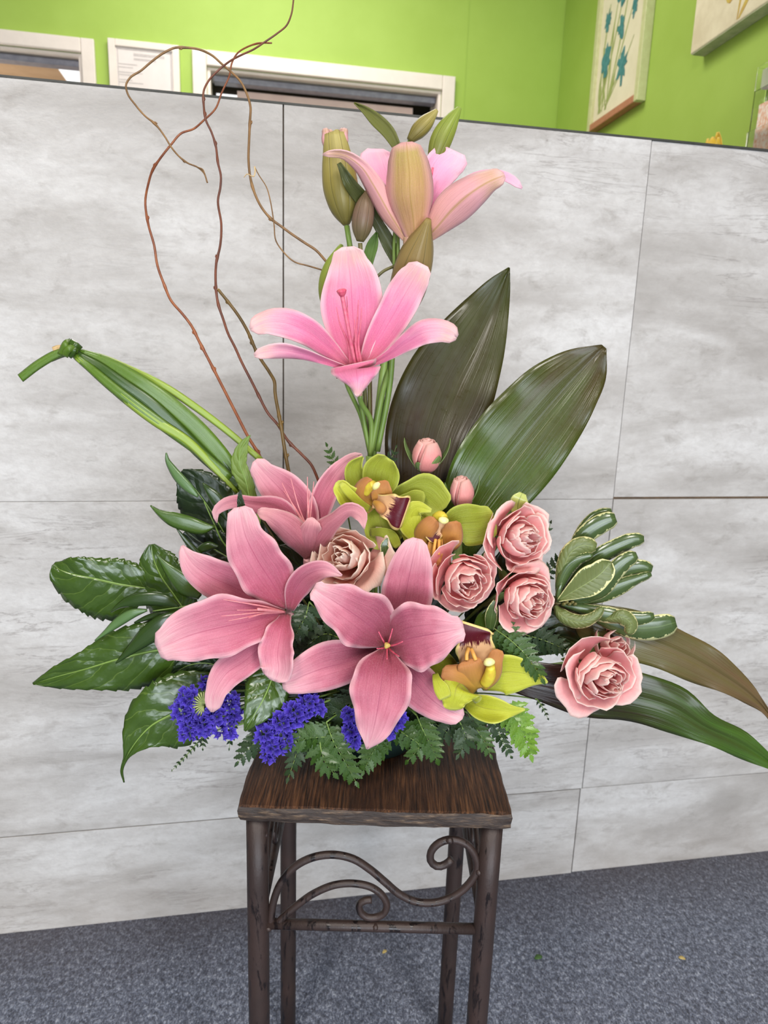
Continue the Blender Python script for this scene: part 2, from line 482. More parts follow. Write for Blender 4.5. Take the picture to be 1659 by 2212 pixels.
def m_carpet():
    t = NT('charcoal_loop_carpet'); tc = t.n('ShaderNodeTexCoord')
    p = tc.outputs['Object']
    n1 = t.noise(t.scale(p, 1, 0.6, 1, (0, 0, 0.5)), 300, 3, 0.8, 0.6); n2 = t.noise(p, 110, 3, 0.6); n3 = t.noise(p, 9, 4, 0.6)
    f = t.math('ADD', t.math('MULTIPLY', n1, 0.65), t.math('MULTIPLY', n2, 0.35))
    col = t.ramp(f, [(0.36, srgb(40, 45, 58)), (0.48, srgb(86, 94, 112)), (0.57, srgb(140, 148, 166)), (0.68, srgb(206, 212, 224))])
    col = t.mix(t.math('MULTIPLY', n3, 0.25), col, srgb(96, 88, 94))
    # reddish soil and contact shade put into the colour along the counter foot
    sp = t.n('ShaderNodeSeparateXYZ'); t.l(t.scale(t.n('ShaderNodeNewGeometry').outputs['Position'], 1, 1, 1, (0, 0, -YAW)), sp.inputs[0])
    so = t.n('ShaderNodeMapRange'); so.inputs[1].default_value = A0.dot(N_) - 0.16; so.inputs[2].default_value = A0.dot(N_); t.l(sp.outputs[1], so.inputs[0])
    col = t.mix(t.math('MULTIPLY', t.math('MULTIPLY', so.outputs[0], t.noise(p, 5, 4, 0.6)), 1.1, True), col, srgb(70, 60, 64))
    return t.done(col, 0.95, t.bump(f, 1.0, 0.006), 0.1, sheen=0.2)

M_TILE = m_tile()
M_SUB = m_plain('brown_substrate', srgb(138, 112, 86), srgb(112, 92, 72), 50, 0.8)
M_GREEN = m_plain('lime_green_paint', srgb(164, 194, 86), srgb(159, 189, 80), 6, 0.55, 0.05)
M_WHITE = m_plain('white_gloss_paint', srgb(238, 228, 218), srgb(232, 222, 212), 20, 0.4, 0.05)
M_GREYMETAL = m_plain('grey_rail', srgb(150, 152, 165), srgb(130, 132, 146), 40, 0.4)
M_BEIGE = m_plain('beige_plaster', srgb(186, 158, 130), srgb(176, 148, 120), 12, 0.7)
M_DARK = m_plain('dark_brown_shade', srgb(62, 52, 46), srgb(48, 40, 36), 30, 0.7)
M_PINKPANEL = m_plain('pale_pink_blind', srgb(240, 214, 204), srgb(232, 204, 196), 18, 0.6)
M_EDGE = m_plain('dark_edge_trim', srgb(52, 54, 50), srgb(66, 66, 62), 40, 0.5)

# floor
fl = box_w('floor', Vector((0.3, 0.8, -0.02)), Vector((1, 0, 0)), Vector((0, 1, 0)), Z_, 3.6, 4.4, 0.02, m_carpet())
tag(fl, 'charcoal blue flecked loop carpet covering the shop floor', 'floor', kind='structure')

# tiled counter front
wc = thing('wall_counter', W(0.5, 0.06, 0), 'grey travertine look tiled counter front behind the flower stand', 'wall', kind='structure')
slab('counter_core', -1.30, 2.34, 0.009, 0.13, 0.0, 1.4215, M_SUB, wc)
scol = [-1.3135, -0.7040, -0.0945, 0.515, 1.1245, 1.734, 2.3435]
zrow = [0.0, 0.2015, 0.811, 1.4225]
for i in range(6):
    for j in range(3):
        g = 0.0010
        s0, s1, z0, z1 = scol[i] + g, scol[i+1] - g, zrow[j] + (g if j else 0), zrow[j+1] - (g if j < 2 else 0)
        t0 = 0.0
        if i >= 4:
            t0 = 0.0022 if j != 1 else 0.0008
            if j == 2: z0 += 0.0024
            if j == 0: s0 -= 0.0028; s1 -= 0.0028
        if i == 3 and j == 0: s1 -= 0.0040
        if i < 4 and j == 2: z0 -= 0.0008
        if i < 4 and j == 1: z1 += 0.0006
        slab('tile', s0, s1, t0, 0.0105, z0, z1, M_TILE, wc, bevel=0.0006)
tc_ = slab('trim_1', -1.30, 2.34, -0.0005, 0.132, 1.4226, 1.4258, M_EDGE)
tag(tc_, 'thin dark capping strip along the top of the tiled counter', 'trim', kind='structure')
dk = slab('counter_desk', -1.0, 1.60, 0.135, 0.62, 0.72, 0.75, M_WHITE)
tag(dk, 'white desk top fixed behind the tiled counter', 'desk')
# desk legs are panels down to the floor
for s in (-0.9, 0.3, 1.5):
    slab('desk_panel', s - 0.012, s + 0.012, 0.15, 0.60, 0.0, 0.7195, M_WHITE, dk)

# lime green back wall with two openings, and right wall
HZ = 2.75
O1 = (-1.00, -0.130, 2.060); O2 = (0.296, 1.172, 2.060)
wb = slabs('wall_back', [(-2.2, O1[0], TB, TB+0.12, 0, HZ), (O1[1], O2[0], TB, TB+0.12, 0, HZ), (O2[1], SC+0.1, TB, TB+0.12, 0, HZ),
                         (O1[0], O1[1], TB, TB+0.12, O1[2], HZ), (O2[0], O2[1], TB, TB+0.12, O2[2], HZ)], M_GREEN)
tag(wb, 'lime green painted wall with two doorways behind the counter', 'wall', kind='structure')
wr = slab('wall_right', SC, SC + 0.1, 0.14, TB - 0.001, 0, HZ, M_GREEN)
tag(wr, 'lime green side wall with two flower pictures', 'wall', kind='structure')
# thin raised vertical line on the back wall, left of the corner
tj = slab('trim_2', 1.262, 1.266, TB - 0.002, TB - 0.0002, 0, HZ, M_GREEN)
tag(tj, 'faint vertical line on the lime green back wall', 'trim', kind='structure')

def casing(name, o, w, label):
    d = thing(name, W((o[0]+o[1])/2, TB, 0), label, 'door frame', kind='structure')
    slab('jamb', o[0] - w, o[0] - 0.0005, TB - 0.018, TB - 0.0005, 0, o[2] + w, M_WHITE, d, bevel=0.003)
    slab('jamb', o[1] + 0.0005, o[1] + w, TB - 0.018, TB - 0.0005, 0, o[2] + w, M_WHITE, d, bevel=0.003)
    slab('head', o[0], o[1], TB - 0.018, TB - 0.0005, o[2] + 0.0005, o[2] + w, M_WHITE, d, bevel=0.003)
    slab('inner_jamb', o[0] + 0.0005, o[0] + 0.012, TB + 0.0, TB + 0.12, 0, o[2], M_WHITE, d)
    slab('inner_jamb', o[1] - 0.012, o[1] - 0.0005, TB + 0.0, TB + 0.12, 0, o[2], M_WHITE, d)
    slab('inner_head', o[0] + 0.012, o[1] - 0.012, TB + 0.0, TB + 0.12, o[2] - 0.010, o[2] - 0.0005, M_WHITE, d)
    return d
d1 = casing('door_1', O1, 0.045, 'white framed doorway at far left with a beige room beyond')
d2 = casing('door_2', O2, 0.050, 'wide white framed doorway with a dark shade and pink blind')
slab('rail', O1[0] + 0.02, O1[1] - 0.014, TB + 0.03, TB + 0.075, 2.028, 2.048, M_GREYMETAL, d1, bevel=0.004)
slab('rail', O2[0] + 0.02, O2[1] - 0.014, TB + 0.03, TB + 0.075, 2.026, 2.046, M_GREYMETAL, d2, bevel=0.004)
slab('blind_panel', 0.40, 1.080, TB + 0.085, TB + 0.10, 0.9, 2.020, M_PINKPANEL, d2)
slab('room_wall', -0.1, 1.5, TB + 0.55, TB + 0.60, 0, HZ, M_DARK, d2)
slab('room_wall', -1.7, -0.12, TB + 0.95, TB + 1.0, 0, HZ, M_BEIGE, d1)
slab('room_ceiling', -1.9, -0.12, TB + 0.13, TB + 0.95, 2.24, 2.28, M_BEIGE, d1)
t_ = NT('lit_window_and_glare'); e_ = t_.n('ShaderNodeEmission'); e_.inputs[0].default_value = (1, 1, 1, 1); e_.inputs[1].default_value = 1.3
o_ = t_.n('ShaderNodeOutputMaterial'); t_.l(e_.outputs[0], o_.inputs[0]); M_LIT = t_.m
gl = slab('window_1', -0.375, -0.20, TB + 0.35, TB + 0.93, 2.230, 2.238, M_LIT)
tag(gl, 'bright ceiling skylight pane glimpsed through the far left doorway', 'window', kind='structure')
area('side_room_fill', W(-1.0, TB + 0.55, 1.3), W(-0.9, TB + 0.6, 2.4), 0.5, 0.5, 11, (1.0, 0.93, 0.84))  # unseen upward fill, added to brighten the beige ceiling
gl = slab('glare_strip', 0.30, 0.395, TB + 0.535, TB + 0.549, 1.6, 2.15, M_LIT)  # glowing slab stands in for white glare inside the doorway
tag(gl, 'glowing strip of white glare left of the pink blind', 'window', kind='structure')

# framed certificate
M_PAPER = m_plain('certificate_paper', srgb(232, 224, 220), srgb(226, 218, 214), 20, 0.6, 0.03)
M_FADE = m_plain('faded_grey_print', srgb(190, 183, 180), srgb(202, 195, 192), 90, 0.7, 0.02)
cf = thing('framed_certificate', W(0.08, TB, 1.80), 'white framed certificate hanging between the two doorways', 'picture frame')
fz0, fz1, fs0, fs1 = 1.80, 2.113, -0.039, 0.202
slab('frame_side', fs0, fs0 + 0.024, TB - 0.02, TB - 0.0005, fz0, fz1, M_WHITE, cf, bevel=0.002)
slab('frame_side', fs1 - 0.024, fs1, TB - 0.02, TB - 0.0005, fz0, fz1, M_WHITE, cf, bevel=0.002)
slab('frame_side', fs0 + 0.024, fs1 - 0.024, TB - 0.02, TB - 0.0005, fz1 - 0.022, fz1, M_WHITE, cf, bevel=0.002)
slab('frame_side', fs0 + 0.024, fs1 - 0.024, TB - 0.02, TB - 0.0005, fz0, fz0 + 0.022, M_WHITE, cf, bevel=0.002)
slab('paper', fs0 + 0.0241, fs1 - 0.0241, TB - 0.012, TB - 0.001, fz0 + 0.0221, fz1 - 0.0221, M_PAPER, cf)
fg = slabs('paper_border', [(fs0+0.028, fs0+0.032, TB-0.0126, TB-0.012, fz0+0.026, fz1-0.026), (fs1-0.032, fs1-0.028, TB-0.0126, TB-0.012, fz0+0.026, fz1-0.026),
                            (fs0+0.028, fs1-0.028, TB-0.0126, TB-0.012, fz1-0.030, fz1-0.026)], M_FADE, cf)
rg = random.Random(4)
lines = [(0.045, 0.15, 2.066, 2.075), (0.045, 0.12, 2.053, 2.060)]
for z in (2.036, 2.026, 2.010, 2.002, 1.986, 1.978, 1.960): lines.append((-0.008, rg.uniform(0.03, 0.14), z, z + 0.0035))
slabs('print_lines', [(a, b, TB - 0.0125, TB - 0.012, c, d) for a, b, c, d in lines], M_FADE, cf)

# pictures on the right wall: local axes t (towards the counter is smaller) and z
def rslab(name, t0, t1, s0, s1, z0, z1, mat, parent=None, bevel=0.0):
    return slab(name, s0, s1, t0, t1, z0, z1, mat, parent, bevel)
M_SILV = m_plain('pale_champagne_frame', srgb(206, 208, 158), srgb(196, 196, 146), 60, 0.35, 0.05)
M_PINKWOOD = m_plain('rosy_wood_edge', srgb(190, 128, 100), srgb(176, 116, 90), 60, 0.5, 0.05)
M_ART = m_plain('cream_art_paper', srgb(236, 228, 200), srgb(228, 220, 190), 15, 0.7, 0.03)
M_TEAL = m_plain('teal_watercolour', srgb(60, 122, 122), srgb(84, 146, 146), 70, 0.8, 0.02)
M_STEMG = m_plain('olive_watercolour', srgb(150, 164, 92), srgb(168, 178, 112), 70, 0.8, 0.02)
pf = thing('framed_flower_picture', W(SC, 1.17, 1.855), 'framed picture of teal flowers hanging beside the wall corner', 'picture frame')
pt0, pt1, pz0, pz1 = 1.005, 1.345, 1.850, 2.400
rslab('frame_side', pt0, pt0 + 0.022, SC - 0.03, SC - 0.0005, pz0, pz1, M_SILV, pf, 0.002)
rslab('frame_side', pt1 - 0.022, pt1, SC - 0.03, SC - 0.0005, pz0, pz1, M_SILV, pf, 0.002)
rslab('frame_side', pt0 + 0.022, pt1 - 0.022, SC - 0.03, SC - 0.0005, pz1 - 0.022, pz1, M_SILV, pf, 0.002)
rslab('frame_side', pt0 + 0.022, pt1 - 0.022, SC - 0.03, SC - 0.0005, pz0, pz0 + 0.022, M_PINKWOOD, pf, 0.002)
rslab('art_paper', pt0 + 0.0221, pt1 - 0.0221, SC - 0.018, SC - 0.001, pz0 + 0.0221, pz1 - 0.0221, M_ART, pf)
def flat_shape(name, pts, mat, parent, lift=0.0182, th=0.0006):
    """a painted mark on the right-hand pictures: polygon in (t, z)"""
    vs = [W(SC - lift, a, b) for a, b in pts] + [W(SC - lift - th, a, b) for a, b in pts]
    n = len(pts)
    fs = [tuple(range(n)), tuple(range(2*n - 1, n - 1, -1))] + [(i, i + n, (i+1) % n + n, (i+1) % n) for i in range(n)]
    return mesh_obj(name, vs, fs, mat, parent, smooth=False)
def stroke(name, a, b, bend, w, mat, parent, lift=0.0182):
    L, Rr = [], []
    for i in range(9):
        k = i / 8
        x = a[0] + (b[0]-a[0]) * k + bend * math.sin(k * math.pi); y = a[1] + (b[1]-a[1]) * k
        ww = w * math.sin(0.25 + k * 2.6)
        L.append((x - ww, y)); Rr.append((x + ww, y))
    return flat_shape(name, L + Rr[::-1], mat, parent, lift)
base = (1.262, 1.895)
for tx, tz, bend, w in ((1.29, 2.10, 0.006, .005), (1.265, 2.22, 0.012, .004), (1.215, 2.20, -0.005, .005), (1.17, 2.26, -0.008, .0035), (1.14, 2.24, -0.012, .004),
                        (1.10, 2.18, -0.006, .0035), (1.085, 2.06, -0.01, .004), (1.29, 2.02, 0.008, .006), (1.245, 2.08, 0.004, .007), (1.19, 1.99, -0.008, .008),
                        (1.12, 2.02, -0.01, .0035), (1.225, 2.14, 0, .004), (1.28, 1.98, 0.005, .005)):
    stroke('painted_stem', (base[0] + random.Random(tz).uniform(-.03, .03), base[1]), (tx, tz), bend, w, M_STEMG, pf, 0.0182 + 0.0001 * (tx % 0.01))
def bloom2d(cx_, cz_, r, seed):
    g = random.Random(seed); pts = []
    for i in range(24):
        a = i / 24 * 6.283; q = 1.5 * r * (0.45 + 0.7 * g.random())
        pts.append((cx_ + math.cos(a) * q * 0.8, cz_ + math.sin(a) * q * 1.35))
    flat_shape('painted_bloom', pts, M_TEAL, pf, 0.0192)
for i, (x, z, r) in enumerate(((1.262, 2.055, .026), (1.145, 1.995, .028), (1.175, 2.115, .020), (1.275, 2.175, .018), (1.19, 2.235, .028), (1.095, 2.14, .015), (1.155, 2.22, .015))): bloom2d(x, z, r, i)

M_CANV = m_plain('cream_mottled_canvas', srgb(232, 222, 192), srgb(212, 200, 168), 14, 0.8, 0.1)
M_OCHRE = m_plain('ochre_paint', srgb(206, 184, 84), srgb(188, 150, 80), 60, 0.7, 0.02)
M_CANVG = m_plain('grey_green_canvas_edge', srgb(150, 158, 120), srgb(176, 178, 142), 40, 0.8, 0.05)
cv = thing('flower_canvas', W(SC, 0.5, 1.87), 'unframed cream canvas with an ochre flower high on the right wall', 'canvas')
rslab('canvas', 0.24, 0.722, SC - 0.04, SC - 0.0005, 1.866, 2.45, [M_CANV], cv, 0.003)
rslab('canvas_edge', 0.25, 0.716, SC - 0.038, SC - 0.002, 1.8632, 1.8662, M_CANVG, cv)
stroke('painted_stem', (0.536, 1.872), (0.505, 2.05), 0.004, .0045, M_OCHRE, cv, 0.0402)
stroke('painted_leaf', (0.53, 1.872), (0.487, 1.925), 0.0, .008, M_OCHRE, cv, 0.0403)
flat_shape('painted_bud', [(0.572 + 0.022 * math.cos(a), 1.947 + 0.019 * math.sin(a) + 0.006 * math.cos(2*a)) for a in [i * 0.5236 for i in range(12)]], M_OCHRE, cv, 0.0404)
flat_shape('painted_bud', [(0.548 + 0.016 * math.cos(a), 1.938 + 0.008 * math.sin(a)) for a in [i * 0.5236 for i in range(12)]], M_OCHRE, cv, 0.0411)

# clear leaflet holder at the right edge
t_ = NT('clear_acrylic'); 
M_ACR = t_.done((0.95, 0.97, 0.95, 1), 0.05, None, 0.5)
M_ACR.node_tree.nodes['Principled BSDF'].inputs['Transmission Weight'].default_value = 1.0
lh = thing('leaflet_holder', W(SC, 0.40, 1.52), 'clear acrylic leaflet holder on the right wall at the picture edge', 'leaflet holder')
rslab('back_plate', 0.27, 0.440, SC - 0.006, SC - 0.0005, 1.50, 1.735, M_ACR, lh)
rslab('pocket', 0.265, 0.446, SC - 0.036, SC - 0.033, 1.52, 1.60, M_ACR, lh)
rslab('pocket', 0.265, 0.440, SC - 0.036, SC - 0.033, 1.685, 1.735, M_ACR, lh)
rslab('pocket_side', 0.440, 0.4435, SC - 0.033, SC - 0.006, 1.50, 1.735, M_ACR, lh)
M_LEAF1 = m_plain('speckled_leaflet', srgb(245, 236, 226), srgb(226, 160, 120), 120, 0.6, 0.02)
lf = rslab('leaflet', 0.28, 0.430, SC - 0.026, SC - 0.012, 1.53, 1.655, M_LEAF1)
tag(lf, 'speckled cream and orange leaflet in the lower pocket of the clear holder', 'leaflet')
lf = rslab('leaflet', 0.28, 0.432, SC - 0.026, SC - 0.012, 1.688, 1.728, M_PAPER)
tag(lf, 'plain white leaflet in the upper pocket of the clear holder', 'leaflet')

# ---------------------------------------------------------------- plant stand
def m_wood(end=False):
    t = NT('stand_wood_edge' if end else 'stand_wood_top'); tc = t.n('ShaderNodeTexCoord'); p = tc.outputs['Object']
    g = t.noise(t.scale(p, 1, 0.045, 1) if not end else t.scale(p, 0.15, 0.3, 1), 420 if not end else 320, 5, 0.65, 0.15)
    b = t.noise(t.scale(p, 1, 0.12, 1), 26, 4, 0.6)
    if end:
        col = t.ramp(g, [(0.3, srgb(20, 17, 16)), (0.5, srgb(50, 40, 34)), (0.62, srgb(92, 74, 58)), (0.72, srgb(150, 126, 98))])
        col = t.mix(t.math('MULTIPLY', b, 0.7), col, srgb(58, 47, 42))
        bp = t.bump(g, 0.8, 0.002)
    else:
        col = t.ramp(g, [(0.34, srgb(22, 13, 9)), (0.48, srgb(60, 38, 24)), (0.58, srgb(88, 58, 37)), (0.72, srgb(118, 82, 54))])
        f = t.n('ShaderNodeMapRange'); f.inputs[1].default_value = 0.45; f.inputs[2].default_value = 0.7; t.l(b, f.inputs[0])
        col = t.mix(t.math('MULTIPLY', f.outputs[0], 0.6), col, srgb(44, 26, 18))
        bp = t.bump(g, 0.9, 0.0022)
    return t.done(col, 0.5, bp, 0.35)
def m_iron():
    t = NT('brown_antiqued_iron'); tc = t.n('ShaderNodeTexCoord'); p = tc.outputs['Object']
    n1 = t.noise(t.scale(p, 1, 1, 0.2), 90, 5, 0.65, 0.4); n2 = t.noise(p, 26, 3)
    f = t.n('ShaderNodeMapRange'); f.inputs[1].default_value = 0.55; f.inputs[2].default_value = 0.62; t.l(n1, f.inputs[0])
    col = t.mix(n2, srgb(37, 30, 28), srgb(62, 45, 40))
    geo = t.n('ShaderNodeNewGeometry'); sp = t.n('ShaderNodeSeparateXYZ'); t.l(geo.outputs['True Normal'], sp.inputs[0])
    col = t.mix(t.math('MULTIPLY', f.outputs[0], 0.85), col, srgb(16, 12, 14))
    rr = t.math('SUBTRACT', 0.5, t.math('MULTIPLY', f.outputs[0], 0.22))
    return t.done(col, rr, t.bump(t.math('ADD', n1, t.math('MULTIPLY', t.noise(p, 300, 3), 0.3)), 0.35, 0.0015), 0.5, metal=0.15)
M_WTOP, M_WEND, M_IRON = m_wood(), m_wood(True), m_iron()
SX, SY, SH = 0.0, 0.754, 0.1418
SYAW = R(0.5)
sax, say = Vector((math.cos(SYAW), math.sin(SYAW), 0)), Vector((-math.sin(SYAW), math.cos(SYAW), 0))
def S(x, y, z): return Vector((SX, SY, 0)) + sax * x + say * y + Z_ * z
st = thing('plant_stand', (SX, SY, 0), 'square plant stand with dark wooden top and scrolled brown iron legs', 'plant stand')
# wooden top with a slightly hewn, live edge
n_ = 28
ring = []
rg = random.Random(11)
for k in range(4):
    for i in range(n_):
        q = -1 + 2 * i / n_
        a, b = [(q, -1), (1, q), (-q, 1), (-1, -q)][k]
        cr = 0.03
        ring.append((a, b))
vs, fs, mi = [], [], []
levels = [(0.6050, 0.9745), (0.6038, 0.990), (0.6000, 0.998), (0.5925, 1.0), (0.5880, 0.996), (0.5862, 0.975)]
for li, (z, sc) in enumerate(levels):
    for a, b in ring:
        nz = noise.noise(Vector((a * 3.1, b * 3.1, li * 0.35))) * 0.0022 + noise.noise(Vector((a * 11, b * 11, li * 0.8))) * 0.0010
        L = max(abs(a), abs(b)); ca = a * (1 - 0.012 * (abs(a * b)) ** 8); cb = b * (1 - 0.012 * (abs(a * b)) ** 8)
        k_ = (SH * sc + nz) 
        vs.append(S(ca * k_, cb * k_, z + (noise.noise(Vector((a * 6, b * 6, 9))) * 0.0012 if 0 < li < 5 else 0)))
m_ = len(ring)
for li in range(len(levels) - 1):
    for i in range(m_):
        fs.append((li*m_ + i, (li+1)*m_ + i, (li+1)*m_ + (i+1) % m_, li*m_ + (i+1) % m_)); mi.append(1 if li > 0 else 0)
fs.append(tuple(range(m_))); mi.append(0)
fs.append(tuple((len(levels)-1)*m_ + i for i in range(m_ - 1, -1, -1))); mi.append(1)
mesh_obj('wooden_top', vs, fs, [M_WTOP, M_WEND], st, smooth=False, midx=mi, label='dark brown rough grained wooden top with worn edges')
LX, LY, LR = 0.1235, 0.122, 0.0118
for sx in (-1, 1):
    for sy in (-1, 1):
        pts = [(S(sx * LX, sy * LY, z), LR) for z in (0.0, 0.1, 0.2, 0.3, 0.4, 0.5, 0.5858)]
        tube_w('leg', pts, M_IRON, st, 20)
def fbar(name, x0, x1, z0, z1, y0, y1): return box_w(name, S((x0+x1)/2, (y0+y1)/2, (z0+z1)/2), sax, say, Z_, (x1-x0)/2, (y1-y0)/2, (z1-z0)/2, M_IRON, st, 0.001)
fbar('apron_bar', -LX + .009, LX - .009, 0.5795, 0.5858, -LY - 0.004, -LY + 0.004)
fbar('apron_bar', -LX + .009, LX - .009, 0.5795, 0.5858, LY - 0.004, LY + 0.004)
fbar('apron_bar', -LX - .004, -LX + .004, 0.5795, 0.5858, -LY + .009, LY - .009)
fbar('apron_bar', LX - .004, LX + .004, 0.5795, 0.5858, -LY + .009, LY - .009)
def front_pt(X, Y):
    px, py = 480 + X / 2.476, 1600 + Y / 2.476
    dr = fwv + rtv * ((px - CX) / FPX) - upv * ((py - CY) / FPX)
    p0 = S(0, -LY, 0); k = (p0 - CAM).dot(say) / dr.dot(say)
    q = CAM + dr * k - Vector((SX, SY, 0))
    return q.dot(sax), q.z
big = [(258, 985), (275, 860), (320, 750), (400, 665), (500, 620), (600, 610), (700, 632), (790, 688), (870, 755), (950, 822), (1040, 862), (1140, 865), (1240, 830), (1320, 765),
       (1362, 690), (1350, 610), (1300, 550), (1225, 528), (1155, 550), (1115, 600), (1118, 648), (1152, 672), (1200, 658), (1228, 632)]
small = [(285, 985), (330, 940), (400, 880), (500, 812), (620, 768), (720, 765), (800, 785), (858, 830), (880, 880), (866, 920), (820, 945), (772, 942), (738, 912), (736, 872), (768, 853), (800, 850)]
sbar_z = front_pt(800, 992)[1]
def scroll(pts, r):
    loc = [front_pt(*q) for q in pts]
    rows, _ = crom([(a * 1000, b * 1000) for a, b in loc], 90)
    return [(a / 1000, b / 1000) for a, b in rows], r
for which, (path, r) in (('scroll', scroll(big, 0.0041)), ('scroll', scroll(small, 0.0039))):
    tube_w(which, [(S(a, -LY, b), r) for a, b in path], M_IRON, st, 12)
    for sx in (-1, 1):
        tube_w(which, [(S(sx * LX, a * 0.985, b), r) for a, b in path], M_IRON, st, 10)
pts = [(S(-LX + q, -LY, sbar_z), 0.0058) for q in (0.006, 0.1, 2 * LX - 0.1, 2 * LX - 0.006)]
tube_w('stretcher', pts, M_IRON, st, 14)
for sx in (-1, 1):
    tube_w('stretcher', [(S(sx * LX, -LY + q, sbar_z), 0.0058) for q in (0.006, 0.1, 2 * LY - 0.1, 2 * LY - 0.006)], M_IRON, st, 14)
def weld(x, z, r=0.004):
    bm = bmesh.new(); bmesh.ops.create_icosphere(bm, subdivisions=2, radius=r)
    for v in bm.verts: v.co *= 1 + 0.25 * noise.noise(v.co * 400 + Vector((x * 90, 0, z * 90)))
    bm.verts.ensure_lookup_table()
    mesh_obj('weld', [S(x, -LY - 0.003, z) + v.co for v in bm.verts], [tuple(v.index for v in f.verts) for f in bm.faces], M_IRON, st)
    bm.free()
for q in ((250, 990), (1370, 1022), (1372, 690), (820, 985), (232, 488), (1215, 522)): weld(*front_pt(*q))

# ---------------------------------------------------------------- container
M_POT = m_plain('dark_green_plastic', srgb(22, 36, 34), srgb(28, 44, 40), 40, 0.35)
M_FOAM = m_plain('green_floral_foam', srgb(38, 62, 36), srgb(26, 44, 26), 160, 0.9, 0.6)
FX, FY = -0.006, 0.752
pot = thing('flower_bowl', (FX, FY, STAND_Z + 0.0006), 'low dark green plastic bowl under the flowers on the wooden stand', 'bowl')
vs, fs = [], []
prof = [(0.045, 0.0), (0.052, 0.001), (0.060, 0.02), (0.066, 0.045), (0.070, 0.050), (0.070, 0.053), (0.066, 0.053), (0.058, 0.022), (0.044, 0.006)]
for (r_, z_) in prof:
    for j in range(36): vs.append(Vector((FX + r_ * math.cos(j / 36 * 6.28318), FY + r_ * math.sin(j / 36 * 6.28318), STAND_Z + 0.0006 + z_)))
for i in range(len(prof) - 1):
    for j in range(36): fs.append((i*36 + j, i*36 + (j+1) % 36, (i+1)*36 + (j+1) % 36, (i+1)*36 + j))
fs.append(tuple(range(35, -1, -1))); fs.append(tuple((len(prof)-1)*36 + j for j in range(36)))
mesh_obj('bowl', vs, fs, M_POT, pot)
vs, fs = [], []
prof = [(0.042, 0.0075), (0.056, 0.024), (0.0575, 0.060), (0.052, 0.088), (0.036, 0.096), (0.012, 0.098)]
for (r_, z_) in prof:
    for j in range(28): vs.append(Vector((FX + r_ * math.cos(j / 28 * 6.28318), FY + r_ * math.sin(j / 28 * 6.28318), STAND_Z + z_)))
for i in range(len(prof) - 1):
    for j in range(28): fs.append((i*28 + j, i*28 + (j+1) % 28, (i+1)*28 + (j+1) % 28, (i+1)*28 + j))
fs.append(tuple(range(27, -1, -1))); fs.append(tuple((len(prof)-1)*28 + j for j in range(28)))
mesh_obj('floral_foam', vs, fs, M_FOAM, pot)
FOAM = Vector((FX, FY, STAND_Z + 0.075))

def stem_to_foam(parent, p, rmm, mat, dx=0.0, dy=0.0, name='stem', pull=None):
    """a stem from a flower's base down into the foam"""
    e = FOAM + Vector((dx, dy, random.Random(len(ORG)).uniform(-0.02, 0.0)))
    mid = (p + e) / 2 + Vector((0, 0, 0.012)) + (pull or Vector())
    pts = []
    for i in range(9):
        k = i / 8
        pts.append((p * (1-k)**2 + mid * 2*k*(1-k) + e * k*k, rmm / 1000))
    return tube_w(name, pts, mat, parent, 8)

# ---------------------------------------------------------------- flower materials
M_LUP = m_petal('bright_pink_lily_petal', [(0.0, srgb(226, 122, 140)), (0.25, srgb(232, 120, 162)), (0.55, srgb(238, 142, 182)), (0.82, srgb(246, 182, 198)), (1.0, srgb(248, 206, 192))], srgb(250, 212, 216), srgb(216, 100, 144), 0.2, rib_w=.035, rib_end=1.0)
M_LUPB = m_petal('pale_pink_lily_outside', [(0.0, srgb(226, 176, 140)), (0.3, srgb(238, 178, 172)), (0.7, srgb(240, 182, 186)), (1.0, srgb(226, 190, 150))], srgb(246, 200, 206), srgb(178, 144, 76), 0.2, rib_w=0.12, rib_end=1.4)
M_LUPG = m_petal('golden_lily_outside', [(0.0, srgb(224, 176, 130)), (0.3, srgb(214, 170, 118)), (0.7, srgb(202, 168, 104)), (1.0, srgb(196, 176, 100))], srgb(240, 176, 188), srgb(176, 140, 70), 0.25, edge_w=0.55, rib_w=0.06, rib_end=1.4)
M_LUPI = m_petal('lilac_pink_lily_inside', [(0.0, srgb(226, 120, 160)), (0.4, srgb(238, 150, 190)), (0.8, srgb(246, 180, 212)), (1.0, srgb(250, 200, 216))], srgb(250, 206, 220), srgb(226, 130, 170), 0.08)
LOWS = [(0.0, srgb(140, 70, 70)), (0.10, srgb(184, 82, 104)), (0.35, srgb(204, 106, 132)), (0.65, srgb(214, 130, 150)), (0.88, srgb(232, 166, 178)), (1.0, srgb(240, 194, 196))]
M_LLO = m_petal('dusty_pink_lily_petal', LOWS, srgb(240, 192, 198), srgb(176, 78, 108), 0.27, rib_w=.035, rib_end=1.1)
LOWD = [(0.0, srgb(120, 66, 54)), (0.10, srgb(156, 66, 84)), (0.35, srgb(180, 88, 112)), (0.62, srgb(206, 118, 138)), (0.88, srgb(234, 168, 180)), (1.0, srgb(242, 198, 200))]
M_LLD = m_petal('mauve_pink_lily_petal', LOWD, srgb(238, 188, 194), srgb(164, 78, 104), 0.29, rib_w=.035, rib_end=1.1)
M_LLB = m_petal('rosy_lily_petal_outside', [(0.0, srgb(150, 84, 84)), (0.3, srgb(196, 112, 126)), (0.7, srgb(214, 138, 150)), (1.0, srgb(232, 172, 172))], srgb(238, 186, 188), srgb(176, 92, 108), 0.4)
M_FIL = m_plain('rose_pink_filament', srgb(222, 100, 132), srgb(232, 132, 150), 200, 0.45, 0.05, trans=0.15)
M_FILP = m_plain('pale_pink_filament', srgb(232, 158, 160), srgb(224, 130, 140), 200, 0.45, 0.05, trans=0.15)
